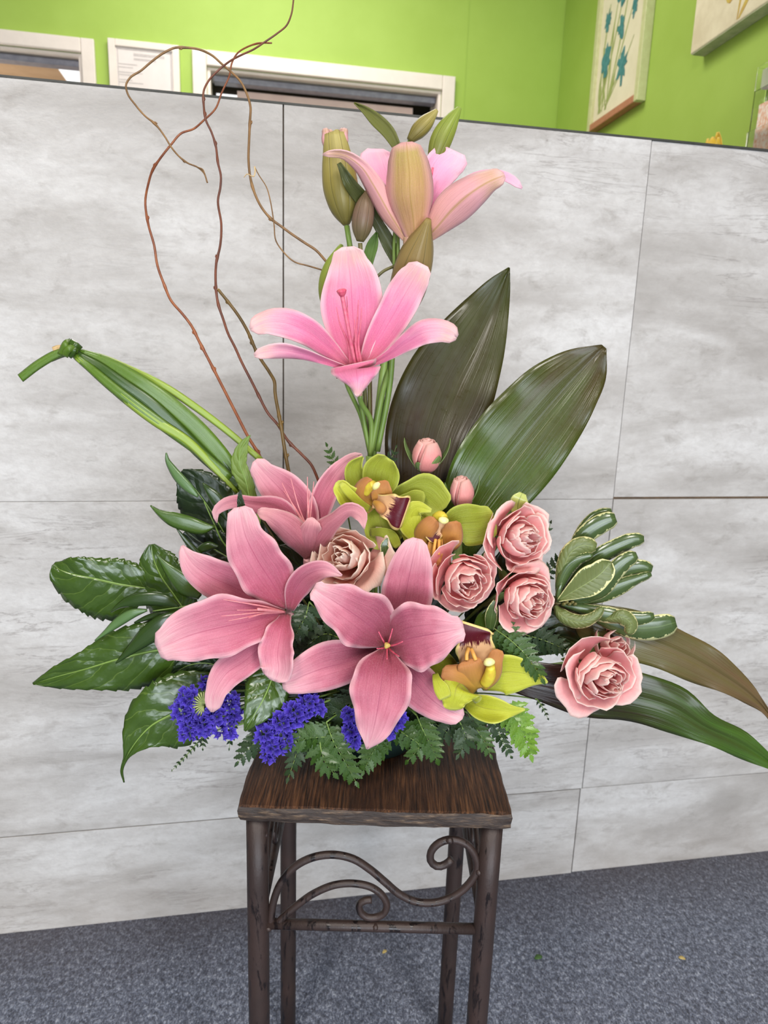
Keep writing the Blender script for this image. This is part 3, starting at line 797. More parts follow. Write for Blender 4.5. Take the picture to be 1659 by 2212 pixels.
M_STIG = m_plain('pink_stigma', srgb(206, 70, 104), srgb(226, 110, 128), 300, 0.5, 0.2)
M_STIGG = m_plain('lime_stigma', srgb(190, 168, 84), srgb(160, 128, 72), 300, 0.5, 0.2)
M_STEM = m_plain('green_stem', srgb(96, 122, 52), srgb(120, 144, 72), 40, 0.4, 0.1, stretch=(1, 1, .2))
M_STEML = m_plain('light_green_stem', srgb(152, 178, 96), srgb(128, 156, 74), 40, 0.4, 0.1, stretch=(1, 1, .2))
M_STEMD = m_plain('olive_brown_stem', srgb(84, 84, 46), srgb(104, 98, 56), 40, 0.4, 0.1, stretch=(1, 1, .2))

def m_bud(name, low, mid, top, rib, nribs=6):
    t = NT(name); tc, u, v = uvn(t)
    st = t.noise(t.scale(tc.outputs['UV'], 1.2, 26, 1), 1.0, 3, 0.6)
    n1 = t.noise(t.scale(tc.outputs['UV'], 3, 4, 1), 1.0, 3)
    col = t.ramp(t.math('ADD', u, t.math('MULTIPLY', t.math('SUBTRACT', n1, 0.5), 0.3)), [(0.0, low), (0.5, mid), (1.0, top)])
    fr = t.math('ABSOLUTE', t.math('SUBTRACT', t.math('FRACT', t.math('MULTIPLY', v, nribs)), 0.5))
    ln = t.n('ShaderNodeMapRange'); ln.inputs[1].default_value = 0.05; ln.inputs[2].default_value = 0.0; t.l(fr, ln.inputs[0])
    col = t.mix(t.math('MULTIPLY', ln.outputs[0], 0.7), col, rib)
    col = t.mix(t.math('MULTIPLY', st, 0.35), col, rib)
    return t.done(col, 0.42, t.bump(t.math('SUBTRACT', st, t.math('MULTIPLY', ln.outputs[0], 0.8)), 0.4, 0.001), 0.4, 0.08)
M_BUDG = m_bud('green_lily_bud', srgb(122, 122, 56), srgb(140, 150, 62), srgb(150, 172, 70), srgb(92, 106, 40))
M_BUDO = m_bud('olive_gold_lily_bud', srgb(112, 104, 52), srgb(150, 136, 70), srgb(186, 172, 104), srgb(104, 96, 40))
M_BUDP = m_bud('purple_brown_lily_bud', srgb(112, 104, 66), srgb(126, 100, 84), srgb(118, 98, 66), srgb(84, 72, 48))
M_BUDR = m_bud('russet_olive_lily_bud', srgb(120, 112, 58), srgb(146, 122, 78), srgb(150, 128, 72), srgb(102, 90, 44))

# ---------------------------------------------------------------- tall lily stem
tl = thing('branching_lily', P(798, 990, 0), 'tall branching lily stem with two open pink blooms and seven buds', 'lily')
stem_to_foam(tl, P(800, 985, 0), 5.2, M_STEM, 0.0, 0.005)
# upper front bloom
def lily_bloom(parent, name, base, pix, mat, w=11):
    return bud(name, pix, [(0, 4.5), (0.5, w * 0.8), (1, w)], mat, parent, 14, 6, 0.04, 10)
b2 = lily_bloom(tl, 'bloom', None, [(778, 856, 2.2), (776, 822, 1.8), (774, 796, 1.2)], M_LUPG)
K = dict(groove=0.2, thick=0.0008)
blade('petal', [(774, 800, 1.0, 14), (765, 717, 0.2, 58, 54, .9, .9), (761, 657, 0, 69, 66, .8, .8), (757, 598, .3, 54, 58, .6, .6), (752, 558, .8, 34, 38), (750, 533, 1.2, 12, 14)], M_LUP, b2, 26, 10, ruffle=.12, seed=1, **K)
blade('petal', [(779, 796, 1.0, 8), (816, 738, 1.2, 30, 28, .5, .9), (852, 677, 1.6, 38, 38, .3, .9), (883, 622, 2.2, 40, 36), (903, 588, 2.8, 30, 28), (912, 570, 3.1, 12, 14)], M_LUP, b2, 24, 9, ruffle=.12, seed=2, **K)
blade('petal', [(784, 796, 1.4, 5), (838, 768, 2.8, 11, 11), (884, 737, 4.2, 22, 20, -.2, .5), (926, 716, 5.2, 28, 26, -.5, .2), (958, 716, 5.2, 24, 23, -.6, 0), (987, 729, 4.6, 7, 7)], M_LUP, b2, 24, 8, ruffle=.1, seed=3, **K)
blade('petal', [(758, 795, 1.3, 6), (707, 750, 2.2, 22, 22), (659, 713, 3.4, 31, 30, .7, .2), (611, 696, 4.2, 32, 31, .6, -.4), (572, 697, 4.6, 24, 24, .4, -.6), (540, 711, 4.4, 4, 4)], M_LUP, b2, 24, 9, ruffle=.1, seed=4, **K)
blade('petal', [(760, 800, 1.8, 5), (704, 780, 4.2, 9, 7, .1, .4), (655, 764, 5.8, 13, 11, -.4, .5), (602, 758, 6.8, 16, 17, -.5, .4), (565, 763, 7.0, 12, 12), (549, 768, 6.9, 4, 4)], M_LUP, b2, 22, 7, ruffle=.08, seed=5, **K)
blade('petal', [(770, 800, 1.8, 26), (769, 797, 4.6, 52, 54, -.6, -.6), (771, 812, 6.2, 45, 42, -.9, -.9), (773, 833, 6.6, 21, 20, -.6, -.6), (771, 857, 6.4, 2, 2)], M_LUP, b2, 22, 8, rnd=False, seed=6, ruffle=.1)
for tx, ty, dd, bx in ((727, 664, 4.2, 752), (749, 640, 3.2, 757), (751, 664, 4.0, 760), (774, 648, 3.0, 769), (781, 665, 3.6, 775), (766, 690, 4.4, 766)):
    tube('filament', [(bx + 6, 790, 1.6), (bx - 1, 740, 2.6), (tx + (bx-tx)*.25, ty + 32, dd - .3), (tx, ty, dd)], 1.9, M_FIL, b2, 7, r2=0.4)
sty = tube('style', [(768, 792, 2.0), (757, 735, 3.2), (746, 675, 3.9), (738, 632, 4.2)], 1.7, M_FIL, b2, 8, r2=2.2)
bud('stigma', [(739, 640, 4.2), (738, 630, 4.3), (737, 624, 4.35)], [(0, 5), (.5, 9.5), (.9, 9), (1, 5)], M_STIG, b2, 12, 3, .1, 8)
# top bloom, seen from the side
b1 = lily_bloom(tl, 'bloom', None, [(884, 560, .2), (887, 535, 0), (890, 512, -.2)], M_LUPG, 20)
blade('petal', [(896, 530, .3, 11), (893, 478, 1.5, 35, 33, -1.0, -1.0), (886, 420, 2.7, 50, 50, -1.6, -1.6), (884, 368, 3.1, 47, 46, -1.4, -1.4), (880, 330, 3.1, 36, 34, -1, -1), (878, 307, 2.9, 12, 12)], M_LUPG, b1, 26, 10, groove=-.18, thick=.001, seed=7)
blade('petal', [(912, 524, 0, 8), (943, 492, 1.3, 26, 20, -.7, -.5), (979, 451, 2.5, 42, 36, -1, -.8), (1026, 411, 3.6, 35, 33, -1.2, -.8), (1060, 391, 3.9, 24, 21, -1, -.6), (1090, 379, 3.7, 6, 6)], M_LUPB, b1, 26, 9, groove=-.16, thick=.001, seed=8)
blade('petal', [(880, 520, 0, 7), (842, 462, .9, 20, 24, -.8, -.5), (808, 402, 1.6, 19, 21, -.9, -.4), (778, 358, 2.3, 15, 15, -.6, .2), (739, 334, 2.7, 8, 10, -.2, .4), (697, 334, 2.6, 2, 2)], M_LUPB, b1, 24, 8, groove=-.12, thick=.001, seed=9)
blade('petal', [(886, 520, -.4, 8), (846, 440, -1.7, 32, 28, .5, .5), (816, 366, -2.9, 38, 42, .5, .5), (806, 337, -3.0, 28, 40), (806, 321, -2.9, 12, 22)], M_LUPI, b1, 22, 9, ruffle=.2, seed=10, groove=.1)
blade('petal', [(896, 520, -.4, 8), (934, 395, -1.7, 30, 34, .5, .5), (962, 352, -2.6, 40, 40, .5, .5), (978, 338, -2.7, 36, 36), (984, 326, -2.6, 18, 22)], M_LUPI, b1, 22, 9, ruffle=.2, seed=11, groove=.1)
blade('petal', [(902, 520, -.2, 8), (980, 430, .2, 24, 22), (1050, 386, .6, 20, 16), (1092, 384, .9, 13, 8), (1128, 407, .9, 2, 2)], M_LUPI, b1, 22, 7, seed=12, groove=.1)
tube('style', [(905, 500, -.4), (925, 420, -.6), (935, 362, -.5)], 1.0, M_STIG, b1, 6, r2=1.3)
# buds and their pedicels
def pedicel(pix, r, mat=M_STEM, r2=None): return tube('pedicel', pix, r, mat, tl, 8, r2=r2)
J = (800, 985, 0)
bud('bud', [(748, 486, -1.5), (738, 420, -1.6), (730, 350, -1.7), (723, 292, -1.8)], [(0, 7), (.12, 24), (.35, 38), (.6, 37), (.85, 29), (1, 24)], M_BUDO, tl, 20, 6, .05, 24, label='large olive bud just parting to show pink tips')
for i, (x0, x1, xx, d) in enumerate(((710, 706, 702, -1.2), (723, 726, 727, -.9), (736, 741, 746, -1.2), (715, 713, 711, -2.4), (735, 738, 741, -2.4))):
    blade('bud_tip', [(x0 + 3, 322, d + .1, 10), (x1, 302, d + .1, 11), (x1 + (x1-x0)*.4, 288, d, 8), (xx, 277 + 3 * (i % 2), d, 3)], M_LUPB if i != 1 else M_BUDO, tl, 10, 6, cup=-.3)
pedicel([J, (772, 820, -.4), (760, 560, -1.2), (749, 488, -1.5)], 2.6, r2=2.9)
bud('bud', [(778, 522, -.7), (783, 480, -.5), (790, 435, -.3), (793, 410, -.2)], [(0, 8), (.2, 20), (.5, 24), (.8, 16), (.95, 6), (1, 3)], M_BUDP, tl, 18, 6, .05, 20, label='small purple brown closed bud')
pedicel([J, (790, 880, -.8), (784, 640, -1.6), (778, 525, -.7)], 2.3, M_STEMD)
bud('bud', [(862, 700, -2.6), (880, 625, -1.6), (902, 545, .3), (917, 500, 1.7), (926, 473, 2.4)], [(0, 10), (.2, 34), (.45, 42), (.7, 34), (.9, 15), (1, 6)], M_BUDR, tl, 20, 6, .06, 24, label='large russet olive closed bud')
pedicel([J, (826, 850, .2), (850, 760, -1.6), (862, 700, -2.6)], 3.0)
bud('bud', [(742, 712, -3.2), (722, 650, -3.2), (722, 590, -3.0), (732, 545, -2.8), (738, 528, -2.8)], [(0, 8), (.25, 27), (.5, 33), (.75, 24), (.92, 10), (1, 4)], M_BUDG, tl, 18, 6, .05, 22, label='green bud half hidden behind the front bloom')
pedicel([J, (780, 900, -.6), (746, 820, -1.8), (742, 714, -3.2)], 2.4)
bud('bud', [(938, 345, -3.2), (952, 305, -3.3), (975, 262, -3.3), (993, 233, -3.3)], [(0, 16), (.3, 24), (.6, 21), (.85, 12), (1, 5)], M_BUDG, tl, 18, 6, .07, 20, label='upright green bud, rightmost of the top pair')
pedicel([(868, 600, -1), (890, 470, -2.6), (925, 385, -3.1), (938, 346, -3.2)], 2.2)
bud('bud', [(884, 304, -3.6), (902, 284, -3.6), (925, 260, -3.6), (944, 238, -3.6)], [(0, 7), (.3, 16), (.6, 16), (.85, 9), (1, 4)], M_BUDO, tl, 16, 6, .06, 18, label='small slanting olive bud above the top bloom')
pedicel([(860, 590, -1), (862, 430, -3), (872, 340, -3.5), (884, 305, -3.6)], 2.0)
pedicel([J, (800, 905, .6), (778, 862, 1.8), (778, 852, 2.1)], 2.9)
pedicel([(815, 975, -.2), (842, 830, -.3), (852, 700, -.5), (868, 600, -.6), (884, 560, .1)], 3.2)
pedicel([(852, 590, -1.4), (851, 540, -1.6), (853, 492, -1.8)], 1.8)
tube('stem', [(803, 985, -.6), (818, 890, -.8), (828, 800, -.9), (846, 660, -1.1), (860, 590, -1.2)], 5.0, M_STEML, tl, 12, r2=3.6)
M_BRACT = m_leaf('olive_lily_leaf', srgb(112, 112, 44), srgb(96, 104, 40), srgb(78, 84, 34), 'parallel', 0.4, 0.1, 0.15)
M_BRACTD = m_leaf('dark_mottled_lily_leaf', srgb(84, 92, 38), srgb(66, 70, 32), srgb(104, 112, 50), 'parallel', 0.4, 0.15, 0.12)
M_BRACTG = m_leaf('fresh_green_lily_leaf', srgb(92, 124, 50), srgb(76, 106, 40), srgb(60, 86, 34), 'parallel', 0.35, 0.2, 0.15)
blade('leaf', [(858, 318, -2.6, 9), (838, 284, -2.8, 14), (812, 258, -2.9, 14), (785, 235, -3.0, 7), (765, 222, -3.0, 1)], M_BRACT, tl, 18, 6, rnd=False, cup=.3)
blade('leaf', [(862, 582, -2.8, 6), (846, 540, -2.6, 14), (815, 480, -2.0, 12), (790, 440, -1.2, 15), (755, 395, .5, 13), (732, 352, .9, 4)], M_BRACTD, tl, 24, 6, rnd=False, cup=.3, ruffle=.2)
blade('leaf', [(790, 600, -1.4, 6), (797, 555, -1.4, 12), (806, 525, -1.5, 11), (814, 502, -1.6, 2)], M_BRACTG, tl, 14, 6, rnd=False, cup=.3)
blade('leaf', [(830, 470, -1.4, 6), (815, 440, -1.4, 14), (800, 425, -1.4, 10), (790, 412, -1.5, 2)], M_BRACTG, tl, 12, 6, rnd=False)
tube('pedicel', [(808, 604, -1.0), (828, 586, -1.0), (856, 573, -1.4)], 1.6, M_STEMD, tl, 8)
tube('pedicel', [(808, 604, -1.0), (800, 700, -1.6), (798, 860, -.6), J], 2.0, M_STEMD, tl, 8)

# ---------------------------------------------------------------- three lower lilies
# upper one of the three, opening to the back
l3 = thing('lily', P(664, 1235, 4), 'dusty pink lily opening upwards above the cream rose', 'lily')
stem_to_foam(l3, P(664, 1238, 3.8), 3.2, M_STEM, -0.02, -0.01)
bud('throat', [(664, 1240, 3.6), (667, 1222, 3.9), (670, 1205, 4.2)], [(0, 7), (.5, 12), (1, 15)], M_LLB, l3, 14, 6, .05, 10)
blade('petal', [(672, 1190, 4.0, 10), (640, 1095, 2.6, 40, 44, .8, .8), (602, 1052, 2.4, 42, 42, .6, .6), (570, 1018, 2.6, 28, 22), (550, 995, 2.8, 5, 7)], M_LLO, l3, 24, 9, seed=21, ruffle=.15, **K)
blade('petal', [(676, 1190, 4.0, 9), (691, 1090, 2.8, 24, 28, .8, .8), (714, 1042, 2.4, 24, 26, .5, .5), (746, 1002, 2.2, 15, 15), (782, 981, 2.2, 2, 3)], M_LLO, l3, 24, 8, seed=22, ruffle=.1, **K)
blade('petal', [(660, 1180, 4.2, 8), (600, 1100, 4.8, 26), (545, 1088, 5.4, 19, 16), (508, 1084, 5.8, 14, 15, .2, -.3), (482, 1092, 6.0, 12, 13), (466, 1108, 6.1, 8, 9), (469, 1129, 6.0, 1, 1)], M_LLO, l3, 26, 8, seed=23, rnd=False, ruffle=.1, **K)
blade('petal', [(668, 1205, 4.6, 9), (645, 1160, 6.6, 30, 28, -.8, -.8), (610, 1128, 7.8, 28, 26, -.9, -.6), (578, 1110, 8.2, 16, 13), (556, 1106, 8.1, 3, 5)], M_LLB, l3, 24, 9, seed=24, groove=-.12, ruffle=.1)
blade('petal', [(672, 1205, 4.6, 9), (694, 1155, 6.6, 30, 24, -.8, -.8), (726, 1122, 7.8, 17, 17, -.6, -.4), (758, 1103, 8.3, 18, 12, .3, -.3), (780, 1112, 8.5, 14, 16), (787, 1143, 8.6, 1, 1)], M_LLB, l3, 24, 8, seed=25, rnd=False, groove=-.1)
blade('petal', [(668, 1205, 4.6, 8), (668, 1150, 7.0, 25, 25, -.8, -.8), (672, 1128, 7.4, 12, 20), (676, 1118, 7.2, 3, 3)], M_LLB, l3, 16, 7, seed=26)
for tx, ty in ((609, 1043), (628, 1033), (664, 1030), (678, 1040), (613, 1060), (668, 1060)):
    tube('filament', [(668, 1150, 4.6), (tx * .5 + 666 * .5, 1100, 4.6), (tx, ty, 4.2)], 1.1, M_FILP, l3, 6, r2=0.4)
# left front lily
l4 = thing('lily', P(640, 1350, 5), 'large dusty pink lily facing left, leftmost of the low blooms', 'lily')
stem_to_foam(l4, P(648, 1352, 5), 3.4, M_STEM, -0.015, -0.02)
bud('throat', [(650, 1354, 4.6), (636, 1338, 5.4), (624, 1326, 6.2)], [(0, 7), (.5, 12), (1, 13)], M_LLD, l4, 14, 6, .05, 10)
blade('petal', [(620, 1312, 6.8, 14), (588, 1258, 8.2, 56, 52, .7, .7), (553, 1203, 9.3, 58, 53, .5, .5), (529, 1152, 9.8, 44, 40), (521, 1115, 9.8, 28, 28), (517, 1095, 9.7, 10, 12)], M_LLO, l4, 28, 10, seed=31, ruffle=.2, wave=2.5, **K)
blade('petal', [(598, 1318, 6.4, 14), (505, 1268, 7.4, 42, 44), (452, 1243, 8.4, 42, 40, .3, .5), (413, 1212, 9.0, 28, 26), (399, 1190, 9.0, 13, 9), (394, 1178, 8.9, 3, 2)], M_LLO, l4, 24, 9, seed=32, ruffle=.1, **K)
blade('petal', [(616, 1322, 6.9, 9), (556, 1338, 9.3, 46, 44, .8, .8), (482, 1354, 11.2, 64, 70, .6, .8), (410, 1372, 12.4, 58, 58, .2, .4), (362, 1392, 12.8, 38, 40), (340, 1402, 12.7, 22, 14)], M_LLO, l4, 30, 11, seed=33, ruffle=.2, wave=2.5, **K)
blade('petal', [(618, 1325, 6.9, 9), (608, 1366, 9.0, 26, 34, 1.2, .6), (600, 1414, 10.4, 33, 42, 1.3, .2), (602, 1450, 10.9, 28, 36, .8, 0), (594, 1472, 10.8, 8, 12)], M_LLO, l4, 24, 9, seed=34, ruffle=.2, wave=2, **K)
blade('petal', [(626, 1318, 6.7, 9), (640, 1270, 8.2, 24, 28, .6, .6), (668, 1240, 9.6, 24, 27, .2, .5), (702, 1230, 10.6, 18, 20), (739, 1243, 11.0, 2, 2)], M_LLO, l4, 24, 8, seed=35, rnd=False, **K)
blade('petal', [(610, 1330, 6.6, 12), (574, 1386, 8.0, 34, 38), (528, 1428, 9.6, 33, 36, .2, .4), (486, 1458, 10.8, 33, 33), (464, 1496, 11.2, 24, 20), (458, 1538, 11.0, 3, 3)], M_LLO, l4, 26, 9, seed=36, ruffle=.12, **K)
for tx, ty, dd in ((478, 1331, 12.6), (481, 1295, 11.5), (500, 1297, 11.0), (494, 1341, 12.4), (537, 1335, 11.3), (512, 1318, 12)):
    tube('filament', [(614, 1322, 7.2), (575, 1318 + (ty-1318)*.3, 9.4), (tx * .7 + 575 * .3, ty * .8 + 1318 * .2, dd - .5), (tx, ty, dd)], 1.2, M_FILP, l4, 6, r2=0.4)
tube('style', [(615, 1322, 7.2), (580, 1318, 9.6), (556, 1316, 10.6)], 1.3, M_FILP, l4, 8, r2=1.5)
# front centre lily
l5 = thing('lily', P(836, 1400, 6), 'mauve pink lily facing the viewer above the wooden top', 'lily')
stem_to_foam(l5, P(836, 1402, 5.5), 3.4, M_STEM, 0.01, -0.02)
bud('throat', [(836, 1404, 5.4), (836, 1400, 7.0), (836, 1396, 8.6)], [(0, 8), (.5, 12), (1, 17)], M_LLD, l5, 14, 6, .05, 10)
blade('petal', [(850, 1372, 7.6, 14), (874, 1296, 8.8, 52, 58, .4, .4), (884, 1244, 9.5, 50, 52), (893, 1203, 9.9, 40, 40), (899, 1176, 9.9, 26, 24), (902, 1163, 9.8, 10, 10)], M_LLD, l5, 24, 10, seed=41, ruffle=.1, **K)
blade('petal', [(824, 1400, 7.6, 14), (755, 1428, 9.0, 44, 48, .3, .3), (708, 1440, 9.8, 50, 54), (658, 1458, 10.3, 42, 42), (626, 1472, 10.4, 27, 28), (609, 1476, 10.3, 12, 14)], M_LLD, l5, 24, 10, seed=42, ruffle=.1, **K)
blade('petal', [(852, 1412, 7.6, 14), (898, 1476, 9.2, 46, 46, .3, .3), (934, 1512, 9.9, 40, 40), (968, 1535, 10.3, 30, 28), (1001, 1548, 10.3, 6, 6)], M_LLD, l5, 24, 9, seed=43, ruffle=.1, **K)
blade('petal', [(834, 1394, 8.6, 10), (804, 1356, 10.8, 62, 66, 1.0, .9), (762, 1324, 12.1, 60, 58, .6, .6), (720, 1297, 12.5, 44, 42, .1, .1), (690, 1278, 12.4, 28, 22), (677, 1270, 12.2, 14, 10)], M_LLD, l5, 28, 11, seed=44, ruffle=.22, wave=3, **K)
blade('petal', [(838, 1394, 8.6, 10), (868, 1384, 10.6, 68, 62, 1.0, 1.0), (908, 1374, 12.0, 74, 74, .5, .5), (954, 1366, 12.6, 54, 52, -.1, -.1), (985, 1360, 12.5, 32, 30), (1002, 1356, 12.3, 12, 12)], M_LLD, l5, 28, 11, seed=45, ruffle=.2, wave=3, **K)
blade('petal', [(836, 1397, 8.7, 9), (828, 1438, 11.0, 56, 52, .9, .9), (822, 1487, 12.8, 68, 66, .4, .4), (813, 1545, 13.4, 52, 50, -.1, -.1), (803, 1588, 13.1, 29, 28), (793, 1618, 12.6, 3, 4)], M_LLD, l5, 28, 11, seed=46, ruffle=.2, wave=2, rnd=False, clamp=True, **K)
for tx, ty, dd in ((818, 1365, 11.5), (848, 1358, 11.2), (870, 1386, 11.8), (862, 1418, 12.2), (836, 1424, 12.0), (814, 1401, 11.8)):
    tube('filament', [(836, 1396, 8.8), ((tx + 836)/2, (ty + 1396)/2 + 2, 10.6), (tx, ty, dd)], 1.2, M_STIG, l5, 6, r2=0.5)
bud('stigma', [(836, 1396, 9.0), (836, 1395, 10.4), (836, 1394, 11.0)], [(0, 4), (.6, 4), (.85, 7), (1, 6)], M_STIGG, l5, 12, 3, .15, 12)

# ---------------------------------------------------------------- orchids
ORS = [(0.0, srgb(132, 138, 32)), (0.3, srgb(140, 150, 34)), (0.7, srgb(150, 160, 40)), (1.0, srgb(164, 172, 56))]
M_ORG = m_petal('lime_green_orchid_petal', ORS, srgb(196, 204, 86), srgb(128, 122, 40), 0.16, 0.4, 0.22, 0.9, 0.05)
ORS2 = [(0.0, srgb(160, 164, 36)), (0.4, srgb(182, 188, 42)), (1.0, srgb(200, 204, 66))]
M_ORY = m_petal('yellow_green_orchid_petal', ORS2, srgb(218, 222, 110), srgb(140, 128, 50), 0.14, 0.4, 0.25, 0.9, 0.05)
M_LIPO = m_petal('tan_orange_orchid_lip', [(0.0, srgb(206, 160, 54)), (0.35, srgb(198, 144, 62)), (0.75, srgb(196, 136, 76)), (1.0, srgb(186, 120, 64))], srgb(196, 132, 74), None, 0.14, 0.4, 0.2)
def m_lip():
    t = NT('maroon_spotted_orchid_lip'); tc, u, v = uvn(t)
    n1 = t.noise(t.scale(tc.outputs['UV'], 3, 22, 1), 1.0, 4, 0.7)
    edge = t.math('ADD', u, t.math('MULTIPLY', t.math('SUBTRACT', n1, 0.5), 0.9))
    f = t.n('ShaderNodeMapRange'); f.inputs[1].default_value = 0.52; f.inputs[2].default_value = 0.58; t.l(edge, f.inputs[0])
    av = t.math('ABSOLUTE', t.math('SUBTRACT', t.math('MULTIPLY', v, 2.0), 1.0))
    rim = t.math('MAXIMUM', t.math('GREATER_THAN', av, 0.88), t.math('GREATER_THAN', u, 0.95))
    col = t.mix(f.outputs[0], srgb(222, 176, 130), srgb(84, 12, 28))
    col = t.mix(rim, col, srgb(222, 196, 124))
    return t.done(col, 0.4, t.bump(n1, 0.3, 0.001), 0.4, 0.12)
M_LIPM = m_lip()
M_COLM = m_plain('yellow_orchid_column', srgb(218, 204, 64), srgb(206, 176, 60), 160, 0.4, 0.1)
M_CAP = m_plain('cream_anther_cap', srgb(230, 224, 140), srgb(238, 232, 160), 200, 0.4, 0.1)
M_RIDGE = m_plain('amber_orchid_keel', srgb(222, 168, 76), srgb(214, 152, 80), 160, 0.4, 0.1)
M_THROAT = m_lip(); M_THROAT.name = 'maroon_striped_orchid_throat'

o1 = thing('orchid', P(812, 1085, 3), 'lime green orchid with maroon lip, uppermost of the three', 'orchid')
stem_to_foam(o1, P(815, 1095, 2.6), 2.6, M_STEML, 0.0, 0.0)
blade('sepal', [(816, 1082, 4.0, 16), (822, 1040, 3.8, 40, 38), (830, 1010, 3.9, 40, 34), (836, 996, 4.1, 26, 22), (840, 990, 4.2, 12, 12)], M_ORG, o1, 18, 9, cup=.5, seed=51, groove=.1)
blade('petal', [(808, 1085, 4.0, 10), (775, 1040, 3.6, 26, 24), (768, 1012, 3.6, 22, 18), (778, 994, 3.8, 8, 6), (784, 987, 3.9, 2, 2)], M_ORG, o1, 18, 8, cup=.4, seed=52, rnd=False)
blade('petal', [(806, 1092, 4.2, 10), (768, 1085, 5.2, 25, 30, .9, .3), (744, 1060, 5.8, 22, 18, .9, .2), (728, 1040, 5.8, 4, 4)], M_ORY, o1, 18, 8, seed=53)
blade('petal', [(800, 1100, 5.0, 6), (775, 1085, 6.0, 9, 9), (752, 1062, 6.4, 9, 9), (736, 1044, 6.3, 4, 4)], M_ORY, o1, 14, 5, seed=54)
blade('sepal', [(836, 1085, 3.6, 14), (880, 1075, 3.0, 36, 40), (910, 1078, 3.0, 58, 44, .4, .4), (935, 1092, 3.2, 46, 34), (950, 1108, 3.4, 18, 16)], M_ORG, o1, 20, 10, seed=55, cup=.4, groove=.1)
blade('petal', [(846, 1088, 3.8, 8), (880, 1080, 3.7, 15), (905, 1076, 3.8, 17), (918, 1078, 3.9, 6)], M_ORG, o1, 14, 6, seed=56)
blade('sepal', [(818, 1095, 3.6, 16), (822, 1128, 4.4, 40, 36), (830, 1160, 4.9, 42, 34), (838, 1180, 5.0, 20, 20)], M_ORG, o1, 18, 9, seed=57, cup=.4)
blade('sepal', [(800, 1150, 5.2, 8), (826, 1150, 5.8, 10), (845, 1158, 6.0, 12), (860, 1182, 6.0, 6)], M_ORG, o1, 16, 6, seed=58)
blade('lip_lobe', [(806, 1100, 4.4, 14), (784, 1072, 6.0, 22, 22, -1.0, -.8), (790, 1050, 6.6, 18, 18, -.8, -.6), (806, 1040, 6.7, 6, 8)], M_LIPO, o1, 16, 8, seed=59)
blade('lip_lobe', [(822, 1100, 4.6, 14), (826, 1070, 5.4, 24, 22, .6, .3), (826, 1050, 5.6, 22, 16, .3, .2), (824, 1038, 5.6, 8, 8)], M_LIPO, o1, 16, 8, seed=60)
blade('lip', [(806, 1082, 5.0, 16), (826, 1086, 5.7, 20, 22, .4, .3), (848, 1097, 6.6, 30, 32, .1, .2), (866, 1106, 6.9, 38, 38, -.4, -.4), (877, 1110, 6.6, 28, 28)], M_LIPM, o1, 24, 10, ruffle=.25, rfreq=3, seed=61, wave=3)
blade('lip_fold', [(806, 1084, 6.0, 4), (816, 1090, 6.6, 9), (823, 1098, 6.8, 11), (828, 1108, 6.8, 4)], M_LIPO, o1, 12, 6, seed=62, cup=-.3)
bud('column', [(790, 1066, 5.8), (798, 1052, 6.4), (808, 1045, 6.9)], [(0, 8), (.5, 10), (1, 8)], M_COLM, o1, 12, 0, 0, 10)
bud('anther_cap', [(807, 1056, 7.0), (813, 1049, 7.2), (820, 1043, 7.2)], [(0, 3.5), (.3, 6.5), (.7, 6.5), (1, 3)], M_CAP, o1, 12, 0, 0, 10)

o2 = thing('orchid', P(950, 1160, 4), 'lime green orchid tucked between the pink roses, middle of the three', 'orchid')
stem_to_foam(o2, P(948, 1165, 3.6), 2.6, M_STEML, 0.02, 0.0)
blade('petal', [(940, 1165, 5.0, 10), (908, 1142, 5.6, 34, 32, .6, -.2), (890, 1112, 6.0, 30, 26, .6, -.6), (900, 1098, 6.2, 18, 16), (932, 1103, 6.4, 4, 4)], M_ORY, o2, 20, 9, seed=63, rnd=False, groove=.1)
blade('petal', [(890, 1180, 5.3, 10), (884, 1150, 5.7, 17, 22), (884, 1115, 5.9, 16, 26), (890, 1094, 6.0, 8, 10)], M_ORY, o2, 16, 8, seed=631)
blade('petal', [(955, 1150, 4.6, 12), (990, 1132, 4.6, 38, 44, .3, .3), (1025, 1128, 4.9, 40, 50), (1048, 1122, 5.2, 30, 44), (1067, 1116, 5.3, 12, 22)], M_ORG, o2, 22, 10, seed=64, groove=.12)
blade('lip_lobe', [(930, 1180, 5.4, 10), (912, 1160, 6.4, 18, 20, -.7, -.4), (924, 1140, 7.0, 20, 20, -.6, -.4), (942, 1122, 7.1, 8, 8)], M_LIPO, o2, 16, 8, seed=66)
blade('lip_lobe', [(955, 1185, 5.4, 10), (972, 1165, 6.2, 24, 26, -.3, -.7), (980, 1142, 6.6, 22, 18, -.2, -.6), (978, 1126, 6.6, 8, 8)], M_LIPO, o2, 16, 8, seed=67)
blade('lip_throat', [(962, 1128, 5.8, 8), (950, 1140, 5.9, 14), (934, 1156, 6.3, 16), (924, 1166, 6.5, 6)], M_THROAT, o2, 14, 6, seed=68)
blade('lip', [(945, 1155, 5.6, 12), (940, 1180, 6.2, 17, 16, .4, .4), (936, 1205, 6.8, 18, 16), (932, 1222, 6.8, 12, 10)], M_LIPO, o2, 16, 7, seed=69, ruffle=.15)
tube('lip_keel', [(941, 1165, 6.4), (938, 1185, 7.0), (936, 1200, 7.2)], 1.7, M_RIDGE, o2, 8)
tube('lip_keel', [(949, 1166, 6.4), (948, 1185, 7.0), (947, 1198, 7.1)], 1.7, M_RIDGE, o2, 8)
bud('column', [(940, 1118, 6.2), (952, 1114, 6.8), (960, 1120, 7.3)], [(0, 9), (.5, 11), (1, 9)], M_COLM, o2, 12, 0, 0, 10)
